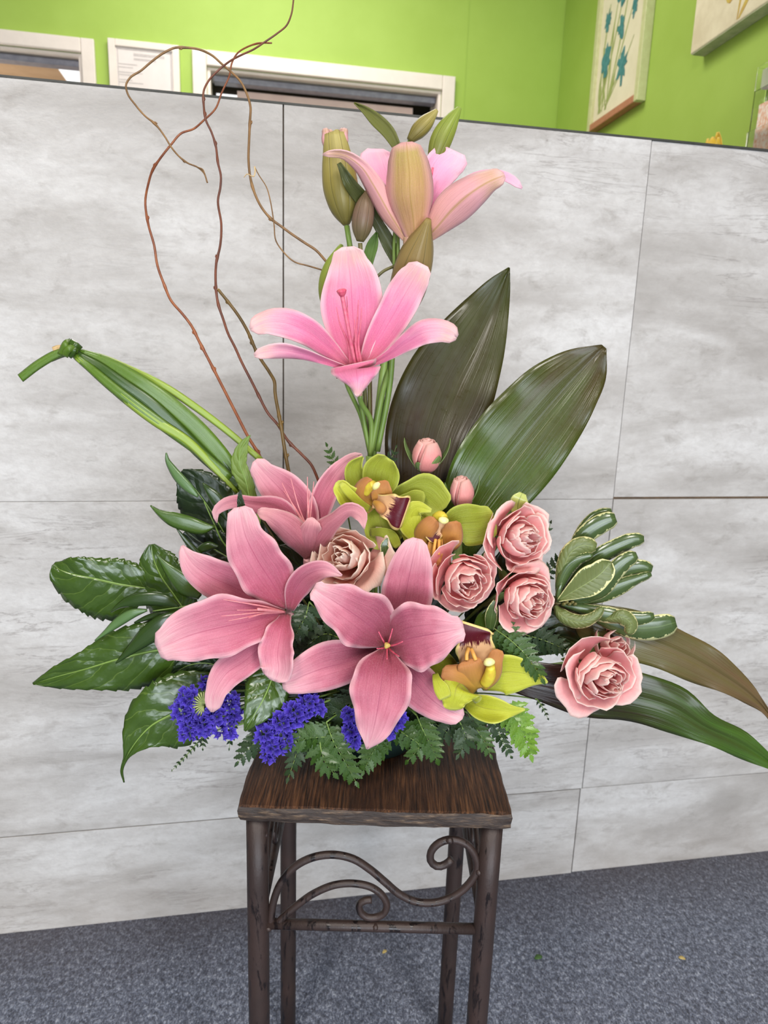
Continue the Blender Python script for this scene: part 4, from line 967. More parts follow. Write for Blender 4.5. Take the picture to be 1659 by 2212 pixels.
bud('anther_cap', [(949, 1122, 7.5), (958, 1124, 7.7), (968, 1125, 7.6)], [(0, 5), (.3, 7.5), (.7, 7.5), (1, 4)], M_CAP, o2, 12, 0, 0, 10)

o3 = thing('orchid', P(1010, 1460, 7), 'upside down yellow green orchid below the pink roses', 'orchid')
stem_to_foam(o3, P(1005, 1462, 6.6), 2.6, M_STEML, 0.03, -0.01)
blade('sepal', [(1035, 1478, 8.4, 16), (1080, 1452, 8.6, 36, 50, .3, .3), (1120, 1452, 8.8, 32, 44, .2, .2), (1155, 1460, 8.9, 18, 24), (1183, 1474, 8.8, 2, 2)], M_ORY, o3, 22, 9, seed=71, rnd=False, groove=.14)
blade('petal', [(996, 1474, 9.8, 40, 30, -.4, -.2), (986, 1484, 10.8, 60, 30, -.7, -.2), (982, 1500, 11.2, 46, 33, -.5, -.3), (979, 1518, 11.1, 27, 23), (978, 1534, 10.8, 5, 5)], M_ORY, o3, 18, 10, seed=72, ruffle=.2)
blade('petal', [(940, 1455, 10.4, 6), (944, 1470, 11.0, 10), (954, 1490, 11.4, 16), (962, 1508, 11.4, 12)], M_ORY, o3, 14, 6, seed=73)
blade('sepal', [(1008, 1512, 8.6, 16), (1042, 1528, 9.4, 28, 28, .2, 1.2), (1078, 1534, 10.0, 24, 28, .1, 1.5), (1106, 1536, 10.2, 13, 12), (1134, 1532, 10.0, 2, 2)], M_ORY, o3, 20, 9, seed=74, rnd=False, groove=.1)
blade('petal', [(990, 1462, 8.0, 14), (960, 1440, 8.0, 28), (940, 1428, 8.0, 30), (920, 1420, 8.0, 10)], M_ORG, o3, 14, 7, seed=75)
blade('lip_lobe', [(1030, 1490, 8.8, 14), (1000, 1464, 10.2, 30, 26, -.9, -.9), (972, 1456, 10.8, 26, 20, -.9, -.6), (954, 1452, 10.7, 9, 7)], M_LIPO, o3, 18, 9, seed=76)
blade('lip_lobe', [(1030, 1488, 8.8, 16), (1022, 1455, 10.3, 30, 32, -.8, -.8), (1016, 1436, 10.6, 28, 26), (1012, 1424, 10.3, 14, 16)], M_LIPO, o3, 18, 9, seed=761)
blade('lip_lobe', [(1040, 1484, 8.6, 12), (1064, 1455, 9.6, 20, 18, -.3, -.6), (1072, 1425, 9.8, 19, 14), (1080, 1404, 9.7, 7, 6)], M_LIPO, o3, 18, 8, seed=77)
blade('lip', [(1028, 1446, 9.0, 34), (1028, 1412, 9.2, 42, 40, .2, .2), (1026, 1384, 9.7, 38, 40), (1024, 1364, 10.1, 40, 40, -.3, -.3), (1028, 1350, 10.0, 30, 26)], M_LIPM, o3, 24, 10, seed=78, ruffle=.25, rfreq=3, wave=3)
tube('lip_keel', [(1012, 1400, 9.8), (1008, 1414, 10.4), (1008, 1426, 10.6)], 2.0, M_RIDGE, o3, 10)
tube('lip_keel', [(1018, 1402, 9.8), (1024, 1416, 10.4), (1028, 1426, 10.6)], 2.0, M_RIDGE, o3, 10)
bud('column', [(1048, 1476, 9.6), (1058, 1458, 10.4), (1060, 1438, 10.9)], [(0, 12), (.5, 13), (1, 9)], M_COLM, o3, 12, 0, 0, 10)
bud('anther_cap', [(1047, 1434, 11.0), (1056, 1430, 11.3), (1068, 1430, 11.2)], [(0, 4), (.3, 8.5), (.7, 8.5), (1, 4)], M_CAP, o3, 12, 0, 0, 10)

# ---------------------------------------------------------------- roses
M_ROSE = m_petal('soft_pink_rose_petal', [(0.0, srgb(246, 146, 148)), (0.45, srgb(250, 172, 174)), (0.85, srgb(252, 198, 196)), (1.0, srgb(254, 218, 212))], srgb(254, 234, 224), None, 0.07, 0.5, 0.45, 0.86)
M_ROSEC = m_petal('peach_cream_rose_petal', [(0.0, srgb(250, 176, 162)), (0.45, srgb(252, 204, 190)), (0.85, srgb(254, 224, 210)), (1.0, srgb(254, 232, 218))], srgb(255, 242, 228), None, 0.07, 0.5, 0.45, 0.86)
M_RBUD = m_petal('deep_salmon_rosebud_petal', [(0.0, srgb(216, 128, 124)), (0.6, srgb(228, 150, 146)), (1.0, srgb(236, 176, 166))], srgb(240, 190, 180), None, 0.06, 0.5, 0.2, 0.9)
M_SEP = m_leaf('rose_sepal_green', srgb(96, 126, 62), srgb(122, 146, 84), srgb(150, 170, 110), 'plain', 0.45, 0.1, 0.15)
M_RSTEM = m_plain('rose_stem_green', srgb(92, 118, 50), srgb(110, 134, 66), 60, 0.45, 0.1)

def frame_of(axis):
    e3 = Vector(axis).normalized()
    ref = Vector((0, 0, 1)) if abs(e3.z) < 0.9 else Vector((1, 0, 0))
    e1 = ref.cross(e3).normalized(); e2 = e3.cross(e1)
    return e1, e2, e3

def patch(name, fn, nu, nv, mat, parent, thick=0.0004):
    vs, uv = [], []
    for i in range(nu + 1):
        for j in range(nv + 1):
            u, v = i / nu, -1 + 2 * j / nv
            vs.append(fn(u, v)); uv.append((u, (v + 1) / 2))
    Wd = nv + 1
    fs = [(i*Wd + j, (i+1)*Wd + j, (i+1)*Wd + j + 1, i*Wd + j + 1) for i in range(nu) for j in range(nv)]
    o = mesh_obj(name, vs, fs, mat, parent, uv)
    m = o.modifiers.new('thickness', 'SOLIDIFY'); m.thickness = thick; m.offset = 0
    return o

def rose(label, x, y, d, rpx, axis, mat, n=26, seed=0, flare=1.0, spin=0.0, depth=1.0, sepals=5, stem=(0.02, 0.0), name='rose'):
    c = P(x, y, d)
    Rr = rpx * (c - CAM).dot(fwv) / FPX
    e1, e2, e3 = frame_of(axis)
    root = thing(name, c - e3 * (Rr * 0.95), label, 'rose')
    g = random.Random(seed)
    for k in range(n):
        t = (k + 0.5) / n
        ang = spin + k * 2.39996 + g.uniform(-.35, .35)
        Rt = Rr * (0.07 + 0.86 * t ** 0.85) * g.uniform(0.88, 1.10)
        half = (1.15 - 0.35 * t) * g.uniform(.85, 1.15)
        zt = Rr * (0.60 - 0.62 * t ** 1.3 + g.uniform(-.08, .08)) * depth
        zb = -Rr * 0.78
        tw = g.uniform(-.3, .3); ph = g.uniform(0, 6.28); am = g.uniform(.5, 1.3)
        ox, oy = g.uniform(-.09, .09) * Rr, g.uniform(-.09, .09) * Rr
        fl = flare * g.uniform(.3, 1.15) * (0.10 + 0.9 * t)
        def fn(u, v, t=t, ang=ang, Rt=Rt, half=half, zt=zt, zb=zb, tw=tw, ph=ph, am=am, ox=ox, oy=oy, fl=fl):
            um = u * (1 - 0.20 * abs(v) ** 2.6 - 0.05 * math.exp(-(v / .16) ** 2) + 0.02 * math.sin(6 * v + ph))
            th = ang + v * half * (0.35 + 0.65 * min(1, um * 1.6)) + tw * um
            z = zb + (zt - zb) * um
            rad = Rt * (0.22 + 0.78 * math.sin(min(1.0, um * 1.15) * 1.5708))
            q = max(0.0, um - 0.55) / 0.45
            inn = max(0.0, 0.80 - t) / 0.80
            rad *= 1 - 0.42 * inn * q * q
            rad += Rr * 0.26 * fl * max(0.0, t - .45) / .55 * q * q + Rr * 0.035 * q * math.sin(v * 5 * am + ph) + Rr * 0.018 * q * math.sin(v * 13 + ph)
            z += -Rr * 0.30 * fl * t * t * q * q + Rr * 0.045 * q * math.sin(v * 5 * am + ph * 2)
            p = c + e1 * (rad * math.cos(th) + ox * um) + e2 * (rad * math.sin(th) + oy * um) + e3 * z
            return p + noise.noise_vector(p * (1.3 / Rr)) * (Rr * 0.10 * um)
        patch('petal', fn, 11, 10, mat, root)
    # hip, sepals and stem
    hb = c - e3 * (Rr * 0.78)
    tube_w('hip', [(hb - e3 * (Rr * .30), Rr * .07), (hb - e3 * (Rr * .2), Rr * .17), (hb - e3 * (Rr * .06), Rr * .22), (hb + e3 * (Rr * .06), Rr * .2)], M_RSTEM, root, 10)
    for k in range(sepals):
        a = spin + k * 6.283 / max(1, sepals) + 0.4
        cl = g.uniform(.1, .9)
        def fs(u, v, a=a, cl=cl):
            w = 0.26 * math.sin(min(1, u * 1.15 + .1) * 2.6) * (1 - u) ** .35
            rad = Rr * (0.16 + 0.75 * u)
            z = -Rr * 0.80 + Rr * (0.35 * u * u * (1 - cl) - 0.3 * u * cl)
            th = a + v * w / (0.3 + u)
            return c + e1 * (rad * math.cos(th)) + e2 * (rad * math.sin(th)) + e3 * z
        patch('sepal', fs, 8, 4, M_SEP, root, 0.0006)
    stem_to_foam(root, hb - e3 * (Rr * .28), 1.9, M_RSTEM, *stem)
    return root

rose('peach cream spray rose between the upper lily and the front lily', 746, 1204, 6.5, 86, (-0.30, -0.80, 0.35), M_ROSEC, 22, 3, 1.25, 0.4, 1.1, 3, (-0.01, -0.01))
rose('pink spray rose right of the front lily and left of the rose pair', 1002, 1252, 8.0, 80, (0.22, -0.93, -0.02), M_ROSE, 25, 5, 0.75, 1.0, 1.0, 3, (0.01, -0.01))
rose('pink spray rose, upper one of the touching pair', 1126, 1162, 6.2, 83, (0.42, -0.80, 0.25), M_ROSE, 25, 8, 1.0, 2.0, 1.0, 5, (0.02, 0.0))
rose('pink spray rose, lower one of the touching pair', 1139, 1292, 7.2, 80, (0.35, -0.88, 0.02), M_ROSE, 25, 13, 1.0, 0.2, 1.0, 4, (0.025, 0.0))
rose('open pink spray rose lying on the dark strap leaf at lower right', 1303, 1461, 7.8, 85, (0.16, -0.96, 0.06), M_ROSE, 26, 21, 1.0, 0.9, 1.0, 4, (0.04, -0.01))
rose('pink rose half hidden behind the open rose at lower right', 1328, 1396, 4.4, 56, (0.30, -0.80, 0.45), M_ROSE, 11, 34, 0.2, 0.5, 1.0, 3, (0.035, 0.01))

def rosebud(label, pix, wpx, seed, sep):
    root = thing('rosebud', P(*pix[0]), label, 'rosebud')
    L = len(pix)
    p0, p1 = P(*pix[0]), P(*pix[-1])
    e3 = (p1 - p0).normalized(); H = (p1 - p0).length
    e1, e2, e3 = frame_of(e3)
    Rr = wpx * (p0 - CAM).dot(fwv) / FPX
    g = random.Random(seed)
    for k in range(9):
        t = k / 8; a0 = k * 2.39996
        def fn(u, v, t=t, a0=a0, ph=g.uniform(0, 6)):
            th = a0 + v * (1.5 - .5 * t) + u * .5
            prof = max(.02, math.sin((0.13 + u * 0.79) * 2.92)) ** .75
            rad = Rr * (0.3 + 0.7 * t) * max(.05, prof) + Rr * .06 * max(0, u - .85) / .15 * t
            z = H * (u * (0.99 - .08 * t) * (1 - .05 * v * v))
            return p0 + e1 * (rad * math.cos(th)) + e2 * (rad * math.sin(th)) + e3 * z
        patch('petal', fn, 10, 8, M_RBUD, root)
    for (a, out, ln) in sep:
        def fs(u, v, a=a, out=out, ln=ln):
            w = 0.55 * (1 - u) ** .6 * (0.35 + min(1, u * 4) * .65)
            prof = math.sin(min(1, 0.10 + u * 0.75 * ln) * 2.45) ** .8
            rad = Rr * (1.05 * prof + 0.05 + out * u ** 1.5)
            th = a + v * w / (0.7 + out * u)
            return p0 + e1 * (rad * math.cos(th)) + e2 * (rad * math.sin(th)) + e3 * (H * u * ln - .0008)
        patch('sepal', fs, 9, 4, M_SEP, root, 0.0006)
    tube_w('hip', [(p0 - e3 * .006, .0015), (p0 - e3 * .004, Rr * .28), (p0, Rr * .36), (p0 + e3 * .003, Rr * .34)], M_RSTEM, root, 10)
    stem_to_foam(root, p0 - e3 * .0055, 1.5, M_RSTEM, 0.02, 0.01)
rosebud('closed salmon rosebud with green sepals in front of the dark strap leaf', [(918, 1018, 1.5), (924, 946, 2.0)], 33, 2, [(4.5, .5, .95), (1.6, .5, 1.05), (0.75, .06, .62), (2.7, .2, .7), (5.7, .05, .4)])
rosebud('small pointed salmon rosebud above the orchid and rose pair', [(998, 1098, 1.8), (996, 1027, 2.2)], 27, 5, [(1.5, .45, 1.0), (4.4, .25, .8), (2.9, .2, .6)])

# ---------------------------------------------------------------- foliage materials
M_SALAL = m_leaf('glossy_green_broad_leaf', srgb(68, 94, 28), srgb(48, 72, 18), srgb(128, 152, 68), 'pinnate', 0.24, 0.55, 0.12, bumpy=0.55)
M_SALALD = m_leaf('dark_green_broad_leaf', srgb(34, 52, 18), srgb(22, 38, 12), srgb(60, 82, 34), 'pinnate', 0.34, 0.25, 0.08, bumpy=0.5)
M_SALALB = m_leaf('light_green_leaf_back', srgb(124, 148, 66), srgb(108, 132, 54), srgb(176, 194, 112), 'pinnate', 0.5, 0.05, 0.2, bumpy=0.3)
M_RUSC = m_leaf('smooth_green_narrow_leaf', srgb(74, 102, 34), srgb(56, 84, 26), srgb(90, 114, 46), 'parallel', 0.26, 0.4, 0.12, bumpy=0.12)
M_RUSCD = m_leaf('deep_green_narrow_leaf', srgb(50, 74, 24), srgb(36, 56, 18), srgb(64, 86, 34), 'parallel', 0.24, 0.45, 0.1, bumpy=0.12)
M_RUSCB = m_leaf('grey_green_narrow_leaf', srgb(92, 124, 72), srgb(78, 108, 58), srgb(110, 140, 84), 'parallel', 0.35, 0.2, 0.15, bumpy=0.1)
M_RIB = m_plain('pale_midrib', srgb(142, 172, 92), srgb(120, 152, 74), 60, 0.4, 0.1)
M_GRASS = m_leaf('fresh_lily_grass', srgb(104, 136, 40), srgb(80, 112, 28), srgb(58, 88, 24), 'parallel', 0.28, 0.35, 0.15, bumpy=0.3)
M_GRASSL = m_leaf('yellow_green_lily_grass', srgb(160, 184, 62), srgb(138, 164, 50), srgb(108, 140, 42), 'parallel', 0.32, 0.3, 0.18, bumpy=0.25)
M_GRASSD = m_leaf('deep_lily_grass', srgb(64, 94, 26), srgb(44, 70, 16), srgb(86, 116, 38), 'parallel', 0.24, 0.45, 0.12, bumpy=0.3)
M_STRAP = m_leaf('bronze_green_strap_leaf', srgb(52, 46, 16), srgb(54, 32, 20), srgb(72, 62, 30), 'parallel', 0.30, 0.25, 0.1, srgb(60, 64, 18), bumpy=0.4)
M_STRAPG = m_leaf('green_bronze_strap_leaf', srgb(68, 100, 26), srgb(62, 72, 20), srgb(94, 110, 38), 'parallel', 0.28, 0.3, 0.12, srgb(68, 58, 20), bumpy=0.6)
M_STRAPB = m_leaf('dark_chocolate_strap_leaf', srgb(38, 22, 14), srgb(46, 30, 20), srgb(58, 42, 28), 'parallel', 0.24, 0.3, 0.06, srgb(62, 92, 26), bumpy=0.45, spec=0.35)
M_STRAPC = m_leaf('olive_bronze_strap_leaf', srgb(92, 96, 44), srgb(84, 76, 42), srgb(112, 104, 66), 'parallel', 0.36, 0.2, 0.1, srgb(100, 76, 46), bumpy=0.35)
M_PITT = m_leaf('variegated_green_leaf', srgb(78, 96, 50), srgb(58, 78, 40), srgb(102, 122, 72), 'plain', 0.26, 0.4, 0.1, None, srgb(222, 220, 160), bumpy=0.2)
M_PITTB = m_leaf('variegated_olive_leaf_back', srgb(112, 122, 68), srgb(98, 110, 60), srgb(146, 160, 96), 'pinnate', 0.45, 0.1, 0.16, None, srgb(226, 222, 160), nveins=12, bumpy=0.2)
M_FERN = m_leaf('leatherleaf_fern', srgb(64, 96, 32), srgb(44, 74, 22), srgb(90, 120, 48), 'pinnate', 0.34, 0.25, 0.18, bumpy=0.3)
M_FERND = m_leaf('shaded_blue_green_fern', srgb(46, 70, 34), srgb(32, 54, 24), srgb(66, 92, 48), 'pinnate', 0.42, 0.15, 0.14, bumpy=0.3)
M_FERNL = m_leaf('bright_fern_tip', srgb(118, 158, 46), srgb(94, 136, 38), srgb(150, 180, 74), 'pinnate', 0.3, 0.3, 0.2, bumpy=0.3)
M_BARK = m_plain('russet_willow_bark', srgb(150, 88, 50), srgb(116, 62, 38), 120, 0.38, 0.25, stretch=(1, 1, .35))
M_BARKD = m_plain('dark_red_willow_bark', srgb(118, 66, 44), srgb(88, 50, 36), 120, 0.38, 0.25, stretch=(1, 1, .35))
M_BARKO = m_plain('olive_willow_bark', srgb(108, 82, 36), srgb(80, 62, 30), 120, 0.38, 0.25, stretch=(1, 1, .35))
M_BARKT = m_plain('tan_willow_bark', srgb(140, 104, 62), srgb(104, 76, 46), 120, 0.42, 0.25, stretch=(1, 1, .35))
M_CUT = m_plain('pale_cut_wood', srgb(206, 178, 130), srgb(186, 156, 108), 200, 0.7)

# ---------------------------------------------------------------- curly willow
def willow(label, pix, mat, r0, r1, foam=None, twigs=(), cut=False):
    w = thing('willow_branch', P(*pix[0]), label, 'branch')
    rows, us = crom([tuple(map(float, q)) for q in pix], len(pix) * 6)
    g = random.Random(len(pix)); knots = [g.uniform(.02, .98) for _ in range(9)]
    pts = []
    for q, u in zip(rows, us):
        r = r0 + (r1 - r0) * u
        for k in knots: r *= 1 + 0.30 * math.exp(-((u - k) / 0.006) ** 2)
        pts.append((P(*q), r / 1000))
    tube_w('branch', pts, mat, w, 10)
    for i, k in enumerate(knots[:6]):
        j = min(len(pts) - 2, int(k * (len(pts) - 1)))
        p, r = pts[j]; t = (pts[j+1][0] - p).normalized()
        side = t.cross(Vector((0, 1, 0))).normalized() * (1 if i % 2 else -1)
        tube_w('leaf_bud', [(p + side * (r * .5), r * .55), (p + side * (r * 1.1) + t * .0015, r * .6), (p + side * (r * 1.3) + t * .0035, r * .15)], mat, w, 6)
    for tw, tr, tm in twigs: tube('twig', tw, tr, tm, w, 8, r2=tr * .55)
    if foam is not None: stem_to_foam(w, P(*pix[0]), r0, mat, *foam, name='branch_foot')
    if cut:
        p, r = pts[-1]; t = (p - pts[-2][0]).normalized()
        tube_w('cut_end', [(p - t * .0002, r * .9), (p + t * .0004, r * .88)], M_CUT, w, 10)
    return w
willow('russet curly willow branch, leftmost, bending right at the top',
       [(575, 1030, -2), (564, 992, -2), (535, 942, -2), (513, 899, -2.2), (482, 838, -2.5), (455, 785, -2.5), (429, 735, -2.2), (413, 703, -2), (394, 678, -1.8), (370, 650, -1.8), (354, 613, -2), (340, 573, -2.5), (333, 530, -3), (320, 483, -3.2),
        (314, 434, -3), (320, 399, -2.5), (330, 367, -2), (347, 341, -1.6), (370, 312, -1.4), (390, 289, -1.5), (419, 278, -2), (440, 260, -2.6), (466, 234, -3), (479, 200, -3.2), (495, 165, -3.2), (502, 133, -3), (512, 116, -2.8), (535, 101, -2.4), (561, 93, -2), (587, 93, -1.6)],
       M_BARK, 1.8, 0.75, (-0.03, 0.01))
willow('dark red curly willow branch rising through the middle to the top edge',
       [(690, 1045, -3), (683, 1026, -3), (673, 1005, -3), (651, 981, -3), (622, 952, -3), (598, 915, -2.8), (580, 894, -2.6), (561, 859, -2.6), (545, 827, -2.6), (521, 780, -2.4), (508, 751, -2.4), (492, 719, -2.4), (483, 692, -2.4), (471, 655, -2.2), (466, 613, -2), (467, 570, -2),
        (476, 528, -2.2), (478, 485, -2.4), (471, 431, -2.4), (476, 405, -2.2), (477, 379, -2), (471, 353, -1.8), (466, 315, -1.6), (457, 286, -1.2), (445, 260, -.8), (440, 226, -.6), (440, 197, -.8), (451, 174, -1.2), (474, 150, -1.4), (500, 130, -1.2), (521, 119, -1), (547, 107, -.8), (573, 90, -.6), (599, 72, -.6), (619, 55, -.8), (629, 32, -1), (634, 0, -1.2), (637, -40, -1.4)],
       M_BARKD, 1.7, 0.75, (-0.01, 0.015))
willow('thick olive willow stem with a pale cut end',
       [(628, 1040, -1.4), (623, 1016, -1.5), (614, 965, -1.6), (608, 926, -1.6), (601, 888, -1.7), (594, 846, -1.8), (593, 825, -1.8), (582, 804, -1.9), (564, 777, -2), (551, 753, -2), (535, 716, -2), (511, 676, -1.8), (495, 655, -1.7), (471, 625, -1.6)],
       M_BARKO, 2.1, 1.6, (-0.02, 0.005), cut=True)
willow('tan curly willow branch looping left in a wide arch',
       [(800, 760, -4.5), (760, 660, -4.5), (725, 590, -4.4), (702, 562, -4.2), (683, 541, -4), (659, 525, -3.8), (635, 509, -3.6), (606, 488, -3.4), (587, 474, -3.2), (567, 451, -3), (550, 417, -3), (541, 385, -3), (537, 347, -3), (538, 304, -2.8), (540, 260, -2.6), (541, 231, -2.4), (532, 200, -2.2), (518, 174, -2), (500, 156, -2), (480, 139, -2.2), (457, 119, -2.4),
        (431, 107, -2.4), (402, 103, -2.2), (379, 103, -2), (356, 113, -1.8), (324, 136, -1.4), (304, 153, -1.2), (281, 168, -1), (272, 185, -.8), (276, 203, -.8), (292, 226, -.8), (315, 252, -.7), (333, 266, -.6), (356, 295, -.5), (370, 318, -.4), (388, 339, -.4), (405, 352, -.4), (428, 362, -.4), (440, 373, -.4), (448, 395, -.4)],
       M_BARKT, 1.6, 0.8, (0.0, 0.02),
       twigs=(([(725, 592, -4.4), (692, 582, -4.2), (665, 574, -3.8), (635, 565, -3.4), (612, 544, -3.2), (596, 520, -3), (592, 485, -2.8), (589, 463, -2.8), (584, 434, -2.8), (576, 405, -2.8), (558, 376, -2.8), (550, 360, -2.8)], 0.95, M_BARKT),
              ([(550, 360, -2.8), (551, 372, -2.6), (548, 381, -2.4), (541, 379, -2.2), (534, 376, -2.3), (527, 383, -2.4)], 0.75, M_CUT),
              ([(428, 362, -.4), (438, 366, -.2), (443, 376, -.1)], 0.8, M_BARKT)))

# ---------------------------------------------------------------- knotted lily grass
lg = thing('knotted_blades', P(519, 1055, 0), 'bunch of long green blades arching left, tied in a knot', 'foliage')
def q4(*a): return [(x / 2.37, 700 + y / 2.37, d) for x, y, d in a]
def strap(pts, w0, w1, mat, cup=-.25, wm=None):
    n = len(pts); secs = []
    for i, (x, y, d) in enumerate(pts):
        k = i / (n - 1); w = w0 + (w1 - w0) * k + (wm or 0) * math.sin(k * math.pi)
        secs.append((x, y, d, w, w))
    return blade('grass_blade', secs, mat, lg, 34, 6, cup=cup, rnd=False, groove=.12, thick=.0006)
strap(q4((1340, 700, -1), (1160, 545, -.6), (1000, 425, 0), (850, 325, .6), (650, 225, 1.3), (500, 165, 1.8), (360, 140, 2)), 6, 6, M_GRASSL, wm=2)
strap(q4((1240, 830, -.4), (1120, 660, .2), (1000, 530, .7), (880, 425, 1.2), (740, 320, 1.7), (600, 230, 2.0), (480, 170, 2.2), (360, 130, 2.2)), 17, 6, M_GRASS, wm=8)
strap(q4((1240, 840, .2), (1060, 690, .8), (900, 530, 1.4), (760, 400, 1.9), (620, 300, 2.3), (500, 210, 2.5), (370, 140, 2.4)), 12, 6, M_GRASSD, wm=5)
strap(q4((1180, 790, .6), (1000, 640, 1.2), (850, 530, 1.8), (700, 420, 2.3), (560, 310, 2.6), (450, 215, 2.7), (370, 150, 2.5)), 9, 6, M_GRASS, wm=4)
strap(q4((1215, 865, .4), (1100, 740, .9), (960, 600, 1.5), (800, 500, 2.0), (640, 380, 2.4), (500, 260, 2.6), (390, 170, 2.6)), 5, 6, M_GRASSL, wm=5)
strap(q4((1230, 850, -.2), (1080, 640, .2), (900, 470, .8), (740, 370, 1.5), (600, 260, 2), (380, 140, 2.2)), 10, 5, M_GRASSD, wm=3)
# tail and knot
strap(q4((375, 130, 2.4), (300, 150, 2.6), (200, 205, 2.8), (104, 278, 3.0)), 8, 9.5, M_GRASS, wm=1)
strap(q4((380, 140, 2.2), (310, 160, 2.3), (260, 180, 2.4)), 6, 6, M_GRASSD)
strap(q4((270, 130, 2.5), (300, 120, 2.5), (340, 128, 2.5)), 5, 5, M_CUT)
for (a, b, c_, m_) in (((312, 158, 2.9), (340, 100, 3.3), (362, 92, 2.4), M_GRASS), ((362, 95, 2.6), (376, 130, 3.2), (350, 165, 2.9), M_GRASSD), ((330, 165, 3.0), (350, 128, 3.5), (400, 130, 2.8), M_GRASS), ((355, 92, 2.9), (385, 110, 3.1), (410, 132, 2.6), M_GRASSD)):
    blade('knot_wrap', [(x / 2.37, 700 + y / 2.37, d, 8, 8) for x, y, d in (a, b, c_)], m_, lg, 12, 6, cup=-.2, rnd=False, thick=.0007)
stem_to_foam(lg, P(519, 1052, 0), 3.0, M_STEML, -0.035, 0.0, 'binding_point')

# ---------------------------------------------------------------- single leaves
def leaf(name, label, secs, mat, rib=True, foam=(0, 0), nu=76, nv=10, cat='leaf', stem_mat=None, **kw):
    t = thing(name, P(*secs[0][:3]), label, cat)
    b = blade('leaf_blade', secs, mat, t, nu, nv, rnd=False, **kw)
    if rib:
        tube('midrib', [(s[0], s[1], s[2] - kw.get('groove', 0) + .03) for s in secs], 0.75, M_RIB, t, 6, r2=0.2, samples=30)
    if foam is not None: stem_to_foam(t, P(*secs[0][:3]), 1.3, stem_mat or M_STEMD, *foam, name='petiole')
    return t
SK = dict(serr=.085, teeth=13, groove=.15, ruffle=.18, rfreq=2.5)
leaf('broad_leaf', 'broad toothed green leaf at far left, blunt tip, uppermost', [(322, 1272, 2.6, 14, 12), (300, 1268, 3.0, 52, 42, -.3, -.2), (262, 1262, 3.6, 78, 54, -.8, -.3), (200, 1248, 4.2, 80, 44, -.9, -.2), (152, 1238, 4.3, 56, 36, -.6, .1), (124, 1226, 4.2, 26, 20), (116, 1218, 4.1, 5, 6)], M_SALAL, foam=(-.04, 0), **SK)
leaf('broad_leaf', 'broad green leaf folded upright behind the far left leaf', [(410, 1335, 2.4, 20, 20), (380, 1290, 2.8, 62, 52, -.8, -.3), (345, 1238, 3.0, 50, 50, -.6, -.2), (330, 1200, 2.8, 28, 38), (326, 1176, 2.6, 4, 8)], M_SALAL, foam=(-.04, 0), **SK)
leaf('broad_leaf', 'long toothed green leaf pointing left with a pale midrib', [(420, 1385, 4.0, 22, 20), (375, 1398, 4.6, 58, 60, -.3, -.3), (320, 1408, 5.2, 72, 66, -.5, -.4), (253, 1424, 5.6, 70, 60, -.5, -.3), (180, 1446, 5.8, 46, 38), (120, 1462, 5.8, 26, 22), (71, 1477, 5.8, 2, 2)], M_SALAL, foam=(-.045, -.01), **SK)
leaf('broad_leaf', 'large drooping green leaf at lower left with a curled tail', [(470, 1478, 5.6, 30, 30), (425, 1505, 6.6, 62, 66, -.4, -.4), (375, 1540, 7.4, 76, 82, -.6, -.4), (326, 1568, 7.8, 58, 66, -.4, -.2), (292, 1605, 7.9, 24, 34), (272, 1638, 7.9, 5, 6), (263, 1664, 7.9, 3, 3), (268, 1690, 7.8, 1, 1)], M_SALAL, foam=(-.04, -.02), **SK)
leaf('broad_leaf', 'green veined leaf between the two clusters of violet flowers', [(595, 1440, 8.2, 24, 22), (583, 1478, 9.0, 46, 50, -.3, -.3), (568, 1512, 9.8, 48, 44, -.4, -.4), (548, 1546, 10.2, 26, 24), (529, 1579, 10.4, 2, 3)], M_SALAL, foam=(-.02, -.02), serr=.07, teeth=8, groove=.12)
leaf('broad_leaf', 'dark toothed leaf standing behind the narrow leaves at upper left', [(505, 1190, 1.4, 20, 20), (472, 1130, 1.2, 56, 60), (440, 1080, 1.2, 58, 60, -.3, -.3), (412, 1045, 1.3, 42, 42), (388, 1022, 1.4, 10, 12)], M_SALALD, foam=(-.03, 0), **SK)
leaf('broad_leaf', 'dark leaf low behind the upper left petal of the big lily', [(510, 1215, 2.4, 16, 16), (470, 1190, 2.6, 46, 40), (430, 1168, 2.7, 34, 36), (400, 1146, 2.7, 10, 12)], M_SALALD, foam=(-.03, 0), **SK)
leaf('broad_leaf', 'pale upright leaf back with a wavy edge beside the willow stems', [(540, 1080, 1.5, 12, 16), (530, 1036, 1.7, 20, 16), (518, 1002, 1.9, 20, 15), (520, 972, 2.0, 12, 16), (532, 952, 2.0, 7, 6), (541, 940, 2.0, 1, 1)], M_SALALB, foam=(-.02, 0), serr=.12, teeth=7, groove=-.1)
leaf('broad_leaf', 'tiny dark leaf tip poking up over the big lily petal', [(524, 1112, 9.0, 8, 8), (521, 1090, 9.3, 9, 8), (519, 1070, 9.4, 5, 4), (520, 1058, 9.4, 1, 1)], M_SALALD, rib=False, foam=(-.02, -.01), serr=.1, teeth=4, nu=14, nv=6)
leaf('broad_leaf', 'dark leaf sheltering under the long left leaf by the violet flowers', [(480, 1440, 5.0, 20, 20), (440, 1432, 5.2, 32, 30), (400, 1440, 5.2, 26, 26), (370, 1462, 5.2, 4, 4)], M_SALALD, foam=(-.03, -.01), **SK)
leaf('variegated_leaf', 'small cream and green leaf peeping above the rose pair', [(1125, 1118, 3.0, 10, 8), (1118, 1096, 3.3, 16, 22), (1122, 1078, 3.6, 17, 20), (1128, 1065, 3.4, 6, 9)], m_leaf('cream_green_leaf', srgb(172, 182, 92), srgb(190, 196, 112), srgb(70, 96, 44), 'plain', 0.35, 0.3, 0.15, None, srgb(200, 204, 130)), rib=False, foam=(.03, 0), nu=18, nv=8)
